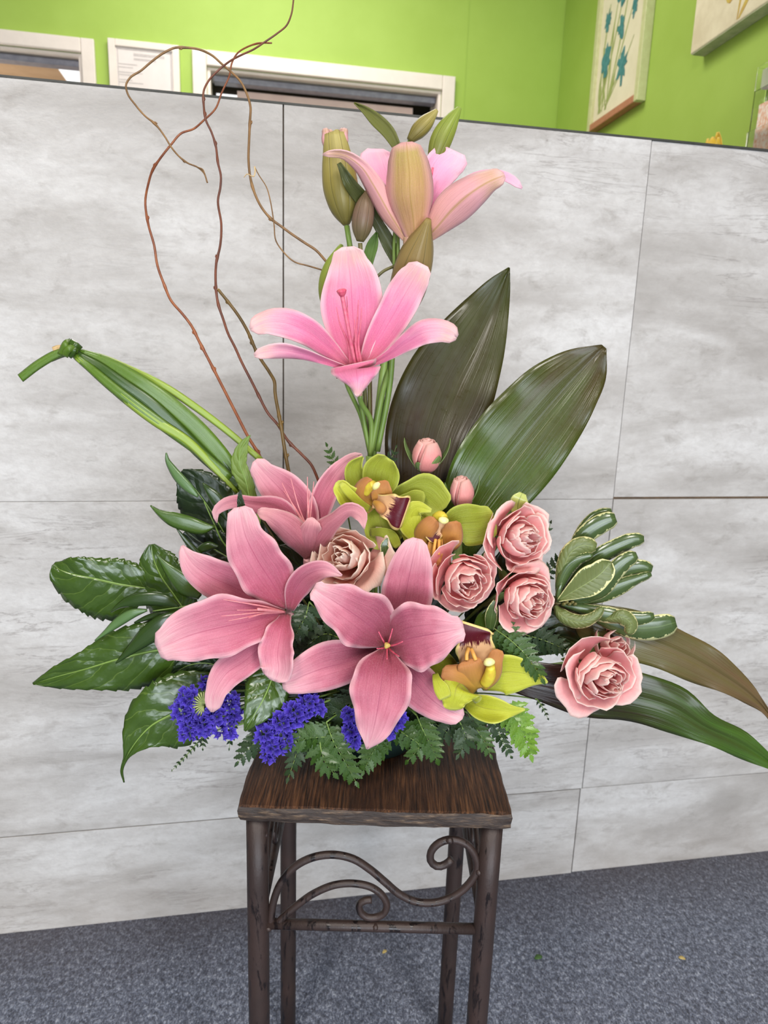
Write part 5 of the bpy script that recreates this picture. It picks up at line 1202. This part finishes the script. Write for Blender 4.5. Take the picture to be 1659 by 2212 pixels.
leaf('variegated_leaf', 'small variegated leaf under the pink rose beside the front lily', [(1058, 1360, 7.0, 8, 8), (1062, 1330, 7.6, 14, 12), (1066, 1310, 7.8, 10, 8), (1068, 1296, 7.8, 2, 2)], M_PITT, rib=False, foam=(.03, 0), nu=16, nv=6)
leaf('variegated_leaf', 'pale edged leaf rolled beside the peach cream rose', [(850, 1225, 5.6, 8, 8), (838, 1200, 6.2, 12, 9), (832, 1178, 6.5, 10, 7), (836, 1162, 6.4, 2, 3)], M_PITT, rib=False, foam=(.0, 0), nu=18, nv=6)
leaf('broad_leaf', 'green leaf behind the roses above the lowest orchid', [(1040, 1400, 6.0, 14, 14), (1046, 1360, 6.4, 24, 26), (1056, 1330, 6.6, 20, 22), (1062, 1312, 6.6, 6, 6)], M_RUSC, rib=False, foam=(.02, 0), nu=16, nv=6)
# narrow leaves on two sprigs
def sprig(label, stem, leaves, foam, cat='foliage', name='ruscus_sprig', r=1.1):
    t = thing(name, P(*stem[0]), label, cat)
    tube('stem', stem, r, M_STEM, t, 8, r2=.6)
    for secs, m in leaves:
        blade('leaf', secs, m, t, 22, 6, rnd=False, cup=-.25, groove=.08, thick=.0007)
    stem_to_foam(t, P(*stem[0]), r, M_STEM, *foam, name='stem_foot')
    return t
sprig('sprig of narrow pointed leaves at upper left beside the lily petals', [(520, 1215, 3.5), (478, 1165, 4.2), (462, 1130, 4.6), (448, 1100, 4.8), (441, 1084, 4.9)],
      [([(428, 1073, 4.9, 2), (412, 1058, 5.0, 9), (392, 1038, 5.0, 11), (372, 1012, 4.9, 8), (361, 992, 4.8, 4), (359, 978, 4.8, 1)], M_RUSCB),
       ([(464, 1137, 4.9, 2), (440, 1140, 5.2, 13), (405, 1131, 5.5, 17), (370, 1120, 5.6, 15), (342, 1106, 5.6, 6), (325, 1092, 5.5, 1)], M_RUSC),
       ([(492, 1125, 4.4, 2), (478, 1095, 4.6, 13), (462, 1072, 4.6, 13), (447, 1055, 4.6, 7), (438, 1043, 4.5, 1)], M_RUSCD),
       ([(472, 1180, 4.6, 2), (452, 1180, 4.8, 10), (430, 1190, 4.8, 8), (418, 1205, 4.8, 1)], M_RUSCD),
       ([(462, 1225, 5, 2), (430, 1198, 5.2, 6), (402, 1168, 5.2, 5), (382, 1142, 5.2, 1)], M_RUSCD)], (-.03, 0))
sprig('sprig of narrow pointed leaves over the far left broad leaves', [(470, 1300, 5.0), (430, 1305, 5.6), (385, 1312, 5.9), (330, 1320, 6.0)],
      [([(432, 1290, 5.8, 6), (405, 1268, 6.2, 22), (378, 1243, 6.3, 17), (355, 1218, 6.3, 8), (338, 1197, 6.2, 1)], M_RUSC),
       ([(387, 1310, 6.0, 3), (360, 1298, 6.4, 13), (320, 1293, 6.6, 15), (280, 1299, 6.6, 12), (255, 1310, 6.5, 5), (240, 1322, 6.5, 1)], M_RUSCD),
       ([(318, 1318, 6.0, 2), (290, 1324, 6.3, 9), (255, 1344, 6.4, 10), (228, 1366, 6.4, 5), (205, 1384, 6.4, 1)], M_RUSCB),
       ([(395, 1322, 6.0, 5), (358, 1345, 6.6, 20), (318, 1373, 6.8, 20), (282, 1404, 6.8, 10), (250, 1433, 6.7, 1)], M_RUSCD),
       ([(390, 1330, 5.2, 3), (350, 1328, 5.4, 8), (320, 1334, 5.4, 6), (290, 1345, 5.4, 1)], M_RUSCD)], (-.04, 0))

# ---------------------------------------------------------------- strap leaves
TK = dict(nu=44, nv=14, rib=False, groove=.25)
leaf('strap_leaf', 'tall dark bronze pointed strap leaf behind the lily stem', [(905, 1180, -2.0, 34, 34), (918, 1080, -3.0, 74, 62, .4, .4), (943, 943, -4.5, 112, 76, .9, .5), (984, 832, -5.8, 112, 90, .9, .5), (1028, 748, -6.6, 94, 66, .7, .4), (1070, 656, -7.2, 55, 32), (1090, 606, -7.3, 26, 13), (1100, 578, -7.4, 2, 1)], M_STRAP, foam=(.02, .03), ruffle=.15, **TK)
leaf('strap_leaf', 'broad green bronze strap leaf leaning right, shorter of the upright pair', [(990, 1200, -1.0, 30, 30), (1018, 1120, -1.6, 72, 62, .3, .3), (1052, 1062, -2.2, 96, 84, .6, .4), (1106, 988, -3.2, 108, 96, .8, .5), (1170, 908, -4.0, 102, 90, .7, .5), (1232, 834, -4.6, 82, 70, .4, .4), (1276, 782, -4.9, 46, 44), (1304, 748, -5.0, 6, 8)], M_STRAPG, foam=(.03, .02), ruffle=.15, **TK)
leaf('strap_leaf', 'olive bronze strap leaf drooping to the right edge, upper of the low pair', [(1130, 1310, 2.0, 24, 24), (1230, 1330, 2.6, 38, 38), (1330, 1362, 3.0, 50, 52, .2, .2), (1400, 1384, 3.0, 54, 54, .3, .3), (1470, 1412, 2.8, 48, 48), (1550, 1455, 2.4, 38, 36), (1620, 1502, 2.0, 22, 22), (1652, 1532, 1.8, 7, 7), (1685, 1580, 1.6, 2, 2)], M_STRAPC, foam=(.04, 0), ruffle=.25, wave=3, **TK)
leaf('strap_leaf', 'glossy dark strap leaf under the open rose, lower of the low pair', [(1060, 1445, 3.0, 24, 24), (1150, 1470, 3.8, 42, 40), (1250, 1490, 4.4, 56, 52, -.3, -.3), (1350, 1502, 4.8, 58, 56, -.5, -.5), (1450, 1530, 5.0, 52, 50, -.4, -.4), (1520, 1571, 5.0, 33, 34), (1600, 1608, 4.8, 32, 30, -.3, -.2), (1655, 1642, 4.6, 14, 14), (1690, 1668, 4.4, 2, 2)], M_STRAPB, foam=(.04, -.01), ruffle=.2, wave=3, **TK)
leaf('strap_leaf', 'short dark strap leaf in the shade behind the rose pair', [(1040, 1330, 1.5, 20, 20), (1110, 1330, 2.0, 44, 44), (1200, 1340, 2.4, 46, 46), (1290, 1378, 2.6, 30, 30), (1360, 1440, 2.6, 4, 4)], M_STRAPB, foam=(.04, 0), **TK)

# ---------------------------------------------------------------- variegated sprig
pp = thing('pittosporum_sprig', P(1200, 1306, 3.6), 'variegated cream edged sprig of rounded leaves at the right', 'foliage')
tube('stem', [(1150, 1330, 2.4), (1180, 1314, 3.2), (1206, 1303, 3.8), (1240, 1300, 4.0)], 2.0, M_STEMD, pp, 8, r2=1.4)
stem_to_foam(pp, P(1150, 1330, 2.4), 2.0, M_STEMD, .04, 0, 'stem_foot')
def pl(secs, m=None, cup=-.4, **kw): return blade('leaf', secs, m or M_PITT, pp, 22, 8, cup=cup, groove=.07, thick=.0008, **kw)
pl([(1206, 1300, 3.8, 3), (1226, 1215, 3.6, 6), (1246, 1166, 3.4, 11), (1266, 1134, 3.2, 12), (1291, 1112, 3.1, 11), (1321, 1104, 3.0, 6)])
pl([(1206, 1300, 3.9, 3), (1232, 1205, 3.9, 9), (1254, 1166, 3.9, 18), (1278, 1144, 4.0, 21), (1305, 1128, 4.0, 20), (1330, 1119, 3.9, 11)])
pl([(1210, 1300, 4.0, 3), (1245, 1240, 4.2, 14), (1290, 1204, 4.5, 18), (1334, 1180, 4.6, 18), (1370, 1166, 4.5, 15), (1391, 1164, 4.4, 7)])
pl([(1206, 1300, 4.2, 3), (1212, 1255, 4.8, 12), (1222, 1215, 5.2, 18), (1234, 1192, 5.4, 20), (1258, 1178, 5.5, 19), (1288, 1182, 5.4, 8)], M_PITTB)
pl([(1206, 1296, 4.4, 3), (1212, 1258, 5.0, 12), (1232, 1222, 5.3, 15), (1256, 1206, 5.5, 10), (1280, 1199, 5.6, 3)])
pl([(1206, 1297, 4.6, 3), (1240, 1276, 5.2, 20), (1270, 1258, 5.6, 32), (1296, 1240, 5.8, 28), (1320, 1214, 5.8, 4)], M_PITTB, .3)
pl([(1212, 1300, 4.4, 3), (1262, 1290, 5.0, 12), (1298, 1272, 5.4, 19), (1326, 1236, 5.7, 20), (1353, 1210, 5.7, 17), (1376, 1199, 5.6, 7)])
pl([(1215, 1300, 4.0, 3), (1280, 1268, 4.4, 12), (1322, 1246, 4.7, 14), (1353, 1230, 4.8, 16), (1384, 1224, 4.8, 15), (1409, 1229, 4.7, 7)])
pl([(1212, 1302, 4.3, 3), (1262, 1294, 4.8, 12), (1300, 1282, 5.0, 19), (1340, 1266, 5.1, 18), (1378, 1250, 5.1, 10), (1407, 1240, 5.0, 4)])
pl([(1200, 1308, 4.4, 4), (1208, 1325, 5.2, 14, 10), (1232, 1340, 5.8, 16, 14), (1262, 1343, 6.2, 15, 13), (1288, 1332, 6.3, 13, 8), (1302, 1313, 6.2, 4, 3)], M_PITTB, ruffle=.1)
pl([(1212, 1306, 4.2, 3), (1250, 1314, 4.8, 11), (1290, 1324, 5.2, 16), (1325, 1330, 5.4, 16), (1350, 1332, 5.4, 6)])
pl([(1300, 1335, 5.0, 4), (1320, 1336, 5.6, 9), (1345, 1333, 6.0, 17), (1362, 1346, 6.0, 15), (1358, 1370, 5.8, 5)], M_PITTB)
pl([(1230, 1306, 4.0, 3), (1300, 1318, 4.4, 11), (1350, 1332, 4.7, 13), (1385, 1336, 4.8, 14), (1413, 1330, 4.7, 6)])
pl([(1240, 1310, 3.8, 3), (1320, 1345, 4.2, 16), (1370, 1356, 4.4, 24), (1420, 1354, 4.5, 26), (1460, 1344, 4.3, 12)])
pl([(1205, 1298, 4.6, 2), (1206, 1285, 5.0, 6), (1210, 1268, 5.1, 5), (1214, 1258, 5.0, 2)])
for i in range(5): bud('leaf_bud', [(1215 + i * 6, 1306 - i % 2 * 4, 4.8), (1221 + i * 6, 1304 - i % 2 * 4, 5.3)], [(0, 2.5), (.5, 4), (1, 2)], M_STEMD, pp, 8, 0, 0, 6)

# ---------------------------------------------------------------- leatherleaf fern
def pinnule_mesh(name, lobes, mat, half=0.36):
    """a toothed leaflet one unit long in local x, folded a little along its rib"""
    up, dn = [], []
    N = lobes * 4
    for i in range(N + 1):
        u = i / N
        w = half * (math.sin(min(1.0, u * 1.5 + .18) * 1.62) if u < .55 else 1) * (1 - max(0, u - .25) / .75) ** .8
        q = (u * lobes) % 1.0
        w *= 0.62 + 0.48 * (1 - q) ** .8 if q > .15 else 0.62 + 0.48 * q / .15
        sh = 0.04 * (1 - q)
        up.append((u + sh * .6, w, w * 0.22 - u * u * .12)); dn.append((u + sh * .6, -w, w * 0.22 - u * u * .12))
    mid = [(i / N, 0, -(i / N) ** 2 * .12) for i in range(N + 1)]
    vs = up + mid + dn
    uv = [(i / N, 0.0) for i in range(N + 1)] + [(i / N, .5) for i in range(N + 1)] + [(i / N, 1.0) for i in range(N + 1)]
    fs = []
    for r_ in range(2):
        for i in range(N): fs.append((r_*(N+1) + i, (r_+1)*(N+1) + i, (r_+1)*(N+1) + i + 1, r_*(N+1) + i + 1))
    me = bpy.data.meshes.new(name); me.from_pydata(vs, [], fs); me.materials.append(mat)
    ul = me.uv_layers.new(name='UVMap')
    for p in me.polygons:
        for li in p.loop_indices: ul.data[li].uv = uv[me.loops[li].vertex_index]
    me.polygons.foreach_set('use_smooth', [True] * len(me.polygons)); me.update()
    return me
PIN = {m.name: [pinnule_mesh('pinnule', k, m) for k in (4, 5)] for m in (M_FERN, M_FERND, M_FERNL)}
def frond(label, pts, wpx, n, mat, seed=0, foam=(0, 0), start=0.12, slant=0.62, tilt=0.0, clamp=True):
    """pts: spine (x, y, d); leaflets up to wpx long on both sides"""
    PP = Pc if clamp else P
    t = thing('fern_frond', PP(*pts[0]), label, 'fern', 'leatherleaf fern fronds around the bowl')
    rows, us = crom([tuple(map(float, q)) for q in pts], 60)
    tube_w('rachis', [(PP(*q), (0.75 - .55 * u) / 1000) for q, u in zip(rows, us)], M_STEM, t, 6)
    g = random.Random(seed + 99)
    for k in range(n):
        u = start + (0.97 - start) * k / (n - 1)
        j = min(58, int(u * 59)); q = rows[j]; q2 = rows[j + 1]
        tx, ty = q2[0] - q[0], q2[1] - q[1]; L = math.hypot(tx, ty) or 1; tx /= L; ty /= L
        ln = 1.25 * wpx * (0.35 + 0.65 * math.sin(min(1, (1 - u) * 1.25 + .10) * 1.57)) * g.uniform(.88, 1.1)
        for sgn in ((-1, 1) if k < n - 1 else (0,)):
            if sgn == 0: dx, dy = tx, ty; ln *= .9
            else:
                a = sgn * (slant + .5 * (1 - u)) ; dx, dy = tx * math.cos(a) - ty * math.sin(a), tx * math.sin(a) + ty * math.cos(a)
            p0 = PP(*q); p1 = PP(q[0] + dx * ln, q[1] + dy * ln, q[2] + g.uniform(-.35, .5) + tilt)
            ex = (p1 - p0); le = ex.length
            if le < 1e-5: continue
            ex.normalize()
            nz = (CAM - p0).normalized() + Vector((g.uniform(-.35, .35), 0, g.uniform(-.1, .5)))
            ey = nz.cross(ex).normalized(); ez = ex.cross(ey)
            m4 = Matrix((ex * le, ey * le * g.uniform(.85, 1.1), ez * le)).transposed().to_4x4(); m4.translation = p0
            piece('pinnule', PIN[mat.name][k % 2], t, m4)
    stem_to_foam(t, PP(*pts[0]), 0.9, M_STEM, *foam, name='stalk')
    return t
FR = [
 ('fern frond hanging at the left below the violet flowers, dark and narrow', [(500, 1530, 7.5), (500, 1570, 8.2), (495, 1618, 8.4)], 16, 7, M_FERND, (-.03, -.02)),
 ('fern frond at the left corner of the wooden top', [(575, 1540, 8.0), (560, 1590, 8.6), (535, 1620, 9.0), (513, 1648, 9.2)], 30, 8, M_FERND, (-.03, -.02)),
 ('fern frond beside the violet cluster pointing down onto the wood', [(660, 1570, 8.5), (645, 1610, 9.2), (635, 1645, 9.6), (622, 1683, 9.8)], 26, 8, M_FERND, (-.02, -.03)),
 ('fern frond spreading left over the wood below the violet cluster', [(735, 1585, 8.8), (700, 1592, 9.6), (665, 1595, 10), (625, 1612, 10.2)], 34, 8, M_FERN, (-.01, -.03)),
 ('fern frond hanging lowest over the middle of the wood', [(705, 1560, 9.0), (722, 1605, 10), (745, 1645, 10.4), (770, 1692, 10.6)], 34, 9, M_FERN, (0, -.03)),
 ('glossy fern frond lying on the wood left of the front petal', [(690, 1590, 9.2), (695, 1625, 10.2), (705, 1650, 10.4), (722, 1672, 10.4)], 34, 7, M_FERN, (-.01, -.03)),
 ('fern frond just right of the front lily petal tip', [(830, 1580, 9.0), (815, 1610, 10), (800, 1635, 10.4), (785, 1668, 10.6)], 30, 8, M_FERN, (0, -.03)),
 ('fern frond over the wood below the lily, right of centre', [(850, 1570, 8.6), (880, 1590, 9.6), (905, 1610, 9.8), (880, 1645, 10)], 30, 8, M_FERN, (.01, -.03)),
 ('fern frond pointing straight down under the right lily petal', [(900, 1545, 8.8), (915, 1580, 9.8), (930, 1610, 10), (944, 1642, 10.2)], 32, 8, M_FERN, (.01, -.03)),
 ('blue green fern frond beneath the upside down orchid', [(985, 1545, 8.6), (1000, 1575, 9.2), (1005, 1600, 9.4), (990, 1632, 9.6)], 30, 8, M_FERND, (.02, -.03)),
 ('fern frond by the right rear corner of the wooden top', [(1010, 1540, 8.0), (1030, 1575, 8.6), (1045, 1600, 8.8), (1060, 1632, 9.0)], 26, 8, M_FERN, (.03, -.02)),
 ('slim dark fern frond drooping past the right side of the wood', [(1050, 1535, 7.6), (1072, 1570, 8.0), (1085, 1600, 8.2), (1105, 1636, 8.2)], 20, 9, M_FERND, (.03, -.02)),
 ('bright yellow green fern frond hanging beyond the orchid', [(1085, 1520, 8.0), (1108, 1545, 8.4), (1128, 1580, 8.6), (1147, 1634, 8.6)], 36, 10, M_FERNL, (.035, -.02)),
 ('fern frond reaching right between the orchid and the rose pair', [(1060, 1352, 6.6), (1105, 1385, 8.2), (1140, 1420, 9.2), (1172, 1470, 9.4)], 34, 10, M_FERN, (.03, -.01)),
 ('thin fern tip at the far left below the drooping leaf', [(440, 1590, 8.0), (420, 1612, 8.2), (395, 1640, 8.2), (370, 1666, 8.2)], 8, 9, M_FERND, (-.03, -.02)),
 ('small dark fern tip under the left violet cluster', [(440, 1560, 8.2), (438, 1585, 8.6), (438, 1618, 8.6)], 14, 6, M_FERND, (-.03, -.02)),
 ('dark fern frond between the left and front lilies', [(668, 1300, 6.2), (660, 1330, 6.8), (640, 1370, 7.0), (628, 1400, 7.0)], 28, 8, M_FERND, (-.01, -.01)),
 ('shaded fern frond behind the front lily, left side', [(740, 1380, 5.6), (700, 1370, 6.0), (670, 1390, 6.0), (640, 1420, 6.0)], 36, 8, M_FERND, (-.01, -.01)),
 ('small pale fern tip rising beside the willow and the upper lily', [(740, 1050, -.5), (728, 1010, -.6), (715, 985, -.6), (706, 962, -.6)], 18, 7, M_FERN, (0, .02)),
 ('small fern tip rising at the foot of the tall lily stem', [(815, 1040, -.8), (838, 1000, -1), (848, 985, -1), (856, 965, -1)], 16, 6, M_FERND, (.01, .02)),
 ('fern tip behind the upper rose of the pair', [(1140, 1200, 2.5), (1170, 1165, 2.6), (1185, 1145, 2.6), (1190, 1128, 2.6)], 14, 6, M_FERND, (.03, .01)),
 ('fern tip between the rose pair and the variegated sprig', [(1170, 1250, 3), (1195, 1225, 3.2), (1210, 1205, 3.2), (1222, 1190, 3.2)], 18, 6, M_FERND, (.03, .01)),
 ('dark fern frond pointing right behind the lower rose', [(1130, 1370, 3.2), (1180, 1385, 3.8), (1215, 1400, 4.0), (1240, 1412, 4.0)], 30, 8, M_FERND, (.03, 0)),
 ('tiny fern tip hanging below the dark strap leaf', [(1160, 1510, 4.0), (1172, 1528, 4.4), (1178, 1540, 4.4), (1184, 1553, 4.4)], 8, 5, M_FERND, (.04, 0)),
 ('dark fern frond filling the gap below the front lily, left', [(790, 1500, 6.5), (745, 1530, 7.5), (700, 1550, 8), (660, 1560, 8)], 42, 8, M_FERND, (0, -.02)),
 ('dark fern frond filling the gap below the front lily, right', [(860, 1500, 6.5), (900, 1540, 7.5), (950, 1570, 8), (985, 1600, 8)], 42, 8, M_FERND, (.01, -.02)),
]
for i, (lb, pts, w, n, m, fo) in enumerate(FR): frond(lb, pts, w, n, m, i, fo)

# ---------------------------------------------------------------- statice
M_STAT = m_petal('violet_blue_papery_floret', [(0.0, srgb(46, 26, 140)), (0.4, srgb(70, 42, 188)), (1.0, srgb(104, 84, 222))], srgb(124, 108, 232), None, 0.3, 0.6, 0.3, 0.95)
M_CALYX = m_plain('straw_green_calyx', srgb(166, 172, 112), srgb(136, 148, 86), 200, 0.6, 0.1)
def floret_mesh(seed):
    g = random.Random(seed); vs, fs, uv = [], [], []
    nA, nR = 15, 3
    ph = [g.uniform(0, 6.28) for _ in range(3)]
    for i in range(nR + 1):
        r = i / nR
        for j in range(nA):
            a = j / nA * 6.28318
            rad = 0.16 + 0.84 * r * (1 + .18 * math.sin(5 * a + ph[0]))
            z = 1.05 * r ** .8 * (1 + .22 * math.sin(5 * a + ph[1])) + .22 * r * math.sin(8 * a + ph[2])
            vs.append((rad * math.cos(a) * .8, rad * math.sin(a) * .8, z)); uv.append((r, (j % 5) / 4 * .6 + .2))
    for i in range(nR):
        for j in range(nA): fs.append((i*nA + j, i*nA + (j+1) % nA, (i+1)*nA + (j+1) % nA, (i+1)*nA + j))
    me = bpy.data.meshes.new('floret'); me.from_pydata(vs, [], fs); me.materials.append(M_STAT)
    ul = me.uv_layers.new(name='UVMap')
    for p in me.polygons:
        for li in p.loop_indices: ul.data[li].uv = uv[me.loops[li].vertex_index]
    me.update(); return me
FLO = [floret_mesh(s) for s in range(4)]
def statice(label, blobs, n, seed, foam, calyx=None):
    c0 = blobs[0]
    t = thing('statice_cluster', Pc(c0[0], c0[1], c0[3]), label, 'statice', 'violet statice clusters at the front')
    g = random.Random(seed); tot = sum(b[2] ** 2 for b in blobs)
    for (x, y, r, d) in blobs:
        c = Pc(x, y, d)
        k = max(4, int(n * r * r / tot))
        for i in range(k):
            a = i * 2.39996; q = math.sqrt((i + .5) / k)
            dxp, dyp = math.cos(a) * q * r * .92, math.sin(a) * q * r * .92
            dz = math.sqrt(max(0, 1 - q * q)) * r / 22
            p = Pc(x + dxp, y + dyp, d + dz * .8 - .3, 0.008)
            out = (p - c).normalized() + (CAM - p).normalized() * .35 + Vector((g.uniform(-.4, .4), g.uniform(-.3, .3), g.uniform(-.4, .4)))
            e1, e2, e3 = frame_of(out)
            s = g.uniform(.0050, .0068)
            m4 = Matrix((e1 * s, e2 * s, e3 * s)).transposed().to_4x4(); m4.translation = p - e3 * s * .6
            piece('floret', FLO[i % 4], t, m4)
        tube_w('flower_stalk', [(c - Vector((0, -.002, -.004)), .0011), ((c + FOAM) / 2, .0012), (FOAM + Vector((foam[0], foam[1], 0)), .0013)], M_STEM, t, 6)
    if calyx:
        x, y, d = calyx
        for i in range(16):
            a = 1.6 + i * .26; 
            tube('calyx', [(x, y, d - .4), (x + math.cos(a) * 12, y + math.sin(a) * 14, d + .2), (x + math.cos(a) * 24, y + math.sin(a) * 27, d + .2)], .55, M_CALYX, t, 5, r2=.9, samples=5)
statice('violet statice cluster at the left with pale green calyxes', [(405, 1508, 24, 9.6), (396, 1540, 26, 9.8), (410, 1572, 28, 9.8), (440, 1565, 26, 9.9), (465, 1548, 22, 9.9), (478, 1580, 17, 9.6), (498, 1580, 12, 9.4)], 74, 1, (-.03, -.03), (440, 1522, 9.8))
statice('violet statice tuft tucked beside the drooping lily petal tip', [(498, 1520, 20, 8.6), (505, 1545, 16, 8.6), (441, 1476, 9, 8.6)], 22, 2, (-.025, -.03))
statice('violet statice cluster in the middle reaching onto the wood', [(665, 1520, 26, 9.4), (640, 1540, 27, 9.8), (610, 1562, 28, 10), (575, 1588, 25, 10), (590, 1612, 24, 10.2), (620, 1600, 20, 10), (578, 1632, 14, 10.2), (690, 1530, 12, 9.2)], 76, 3, (-.015, -.03))
statice('violet statice tuft left of the front lily petal', [(756, 1548, 18, 9.6), (758, 1580, 18, 9.8), (765, 1600, 14, 9.8)], 24, 4, (0, -.03))
statice('violet statice tuft peeping out right of the front lily petal', [(852, 1560, 18, 9.8), (866, 1545, 12, 9.6), (838, 1580, 12, 9.9)], 20, 5, (.01, -.03))

# ---------------------------------------------------------------- scraps on the carpet and a yellow flower behind the counter
def floor_scrap(label, x, y, L, mat, seed):
    dr = fwv + rtv * ((x - CX) / FPX) - upv * ((y - CY) / FPX)
    p = CAM + dr * (-(CAM.z - 0.003) / dr.z)
    g = random.Random(seed); a = g.uniform(0, 3); ex = Vector((math.cos(a), math.sin(a), 0)); ey = Vector((-ex.y, ex.x, 0))
    vs, fs = [], []
    for i in range(7):
        u = i / 6; w = .32 * L * math.sin(.2 + u * 2.7)
        for v in (-1, 0, 1): vs.append(p + ex * (L * (u - .5)) + ey * (w * v) + Z_ * (.0015 * math.sin(u * 3.1) + .001 * abs(v) + .0005))
    for i in range(6):
        for j in range(2): fs.append((i*3 + j, (i+1)*3 + j, (i+1)*3 + j + 1, i*3 + j + 1))
    o = mesh_obj('leaf_scrap', vs, fs, mat)
    m = o.modifiers.new('thickness', 'SOLIDIFY'); m.thickness = .0006
    tag(o, label, 'scrap')
M_SCY = m_plain('dried_yellow_scrap', srgb(206, 186, 120), srgb(186, 160, 96), 200, .7)
M_SCG = m_plain('green_scrap', srgb(74, 108, 54), srgb(60, 90, 44), 200, .6)
floor_scrap('tiny green leaf scrap on the carpet right of the stand', 1163, 2069, .016, M_SCG, 1)
floor_scrap('tiny dried yellow scrap on the carpet at lower right', 1473, 2071, .012, M_SCY, 2)
floor_scrap('tiny dried yellow scrap on the carpet between the stand legs', 831, 2057, .010, M_SCY, 3)

M_YEL = m_petal('yellow_flower_petal', [(0, srgb(220, 180, 40)), (1, srgb(244, 206, 60))], srgb(248, 220, 110), None, .1)
vb = W(1.30, 0.34, 0.7508)
vf = thing('bud_vase', vb, 'slim white vase hidden on the desk behind the counter', 'vase')
prof = [(.030, 0), (.034, .01), (.040, .08), (.030, .20), (.016, .32), (.018, .36), (.014, .36), (.012, .32), (.02, .2), (.02, .02)]
vs, fs = [], []
for r_, z_ in prof:
    for j in range(20): vs.append(vb + Vector((r_ * math.cos(j * .31416), r_ * math.sin(j * .31416), z_)))
for i in range(len(prof) - 1):
    for j in range(20): fs.append((i*20 + j, i*20 + (j+1) % 20, (i+1)*20 + (j+1) % 20, (i+1)*20 + j))
fs.append(tuple(range(19, -1, -1)))
mesh_obj('vase_body', vs, fs, M_WHITE, vf)
dr = fwv + rtv * ((1552 - CX) / FPX) - upv * ((300 - CY) / FPX)
k_ = (vb - CAM).dot(N_) / dr.dot(N_); tip = CAM + dr * k_
yf = thing('yellow_flower', tip - Z_ * .08, 'yellow petal tip showing just above the counter edge', 'flower')
bs = tip - Z_ * .060 - D_ * .012
for k in range(5):
    a = k * 1.2566 + .4
    def fn(u, v, a=a):
        w = .016 * math.sin(.25 + u * 2.7)
        o_ = Vector((math.cos(a), math.sin(a), 0)); s_ = Vector((-math.sin(a), math.cos(a), 0))
        return bs + Z_ * (u * (.075 if k == 0 else .06)) + o_ * (.004 + .012 * math.sin(u * 2.2)) + s_ * (w * v) - o_ * (.004 * v * v)
    patch('petal', fn, 8, 4, M_YEL, yf)
vt = vb + Z_ * .05
tube_w('stem', [(bs + Z_ * .004, .003), ((bs + vb + Z_ * .36) / 2 , .003), (vb + Z_ * .34, .003), (vt, .003)], M_STEM, yf, 8)

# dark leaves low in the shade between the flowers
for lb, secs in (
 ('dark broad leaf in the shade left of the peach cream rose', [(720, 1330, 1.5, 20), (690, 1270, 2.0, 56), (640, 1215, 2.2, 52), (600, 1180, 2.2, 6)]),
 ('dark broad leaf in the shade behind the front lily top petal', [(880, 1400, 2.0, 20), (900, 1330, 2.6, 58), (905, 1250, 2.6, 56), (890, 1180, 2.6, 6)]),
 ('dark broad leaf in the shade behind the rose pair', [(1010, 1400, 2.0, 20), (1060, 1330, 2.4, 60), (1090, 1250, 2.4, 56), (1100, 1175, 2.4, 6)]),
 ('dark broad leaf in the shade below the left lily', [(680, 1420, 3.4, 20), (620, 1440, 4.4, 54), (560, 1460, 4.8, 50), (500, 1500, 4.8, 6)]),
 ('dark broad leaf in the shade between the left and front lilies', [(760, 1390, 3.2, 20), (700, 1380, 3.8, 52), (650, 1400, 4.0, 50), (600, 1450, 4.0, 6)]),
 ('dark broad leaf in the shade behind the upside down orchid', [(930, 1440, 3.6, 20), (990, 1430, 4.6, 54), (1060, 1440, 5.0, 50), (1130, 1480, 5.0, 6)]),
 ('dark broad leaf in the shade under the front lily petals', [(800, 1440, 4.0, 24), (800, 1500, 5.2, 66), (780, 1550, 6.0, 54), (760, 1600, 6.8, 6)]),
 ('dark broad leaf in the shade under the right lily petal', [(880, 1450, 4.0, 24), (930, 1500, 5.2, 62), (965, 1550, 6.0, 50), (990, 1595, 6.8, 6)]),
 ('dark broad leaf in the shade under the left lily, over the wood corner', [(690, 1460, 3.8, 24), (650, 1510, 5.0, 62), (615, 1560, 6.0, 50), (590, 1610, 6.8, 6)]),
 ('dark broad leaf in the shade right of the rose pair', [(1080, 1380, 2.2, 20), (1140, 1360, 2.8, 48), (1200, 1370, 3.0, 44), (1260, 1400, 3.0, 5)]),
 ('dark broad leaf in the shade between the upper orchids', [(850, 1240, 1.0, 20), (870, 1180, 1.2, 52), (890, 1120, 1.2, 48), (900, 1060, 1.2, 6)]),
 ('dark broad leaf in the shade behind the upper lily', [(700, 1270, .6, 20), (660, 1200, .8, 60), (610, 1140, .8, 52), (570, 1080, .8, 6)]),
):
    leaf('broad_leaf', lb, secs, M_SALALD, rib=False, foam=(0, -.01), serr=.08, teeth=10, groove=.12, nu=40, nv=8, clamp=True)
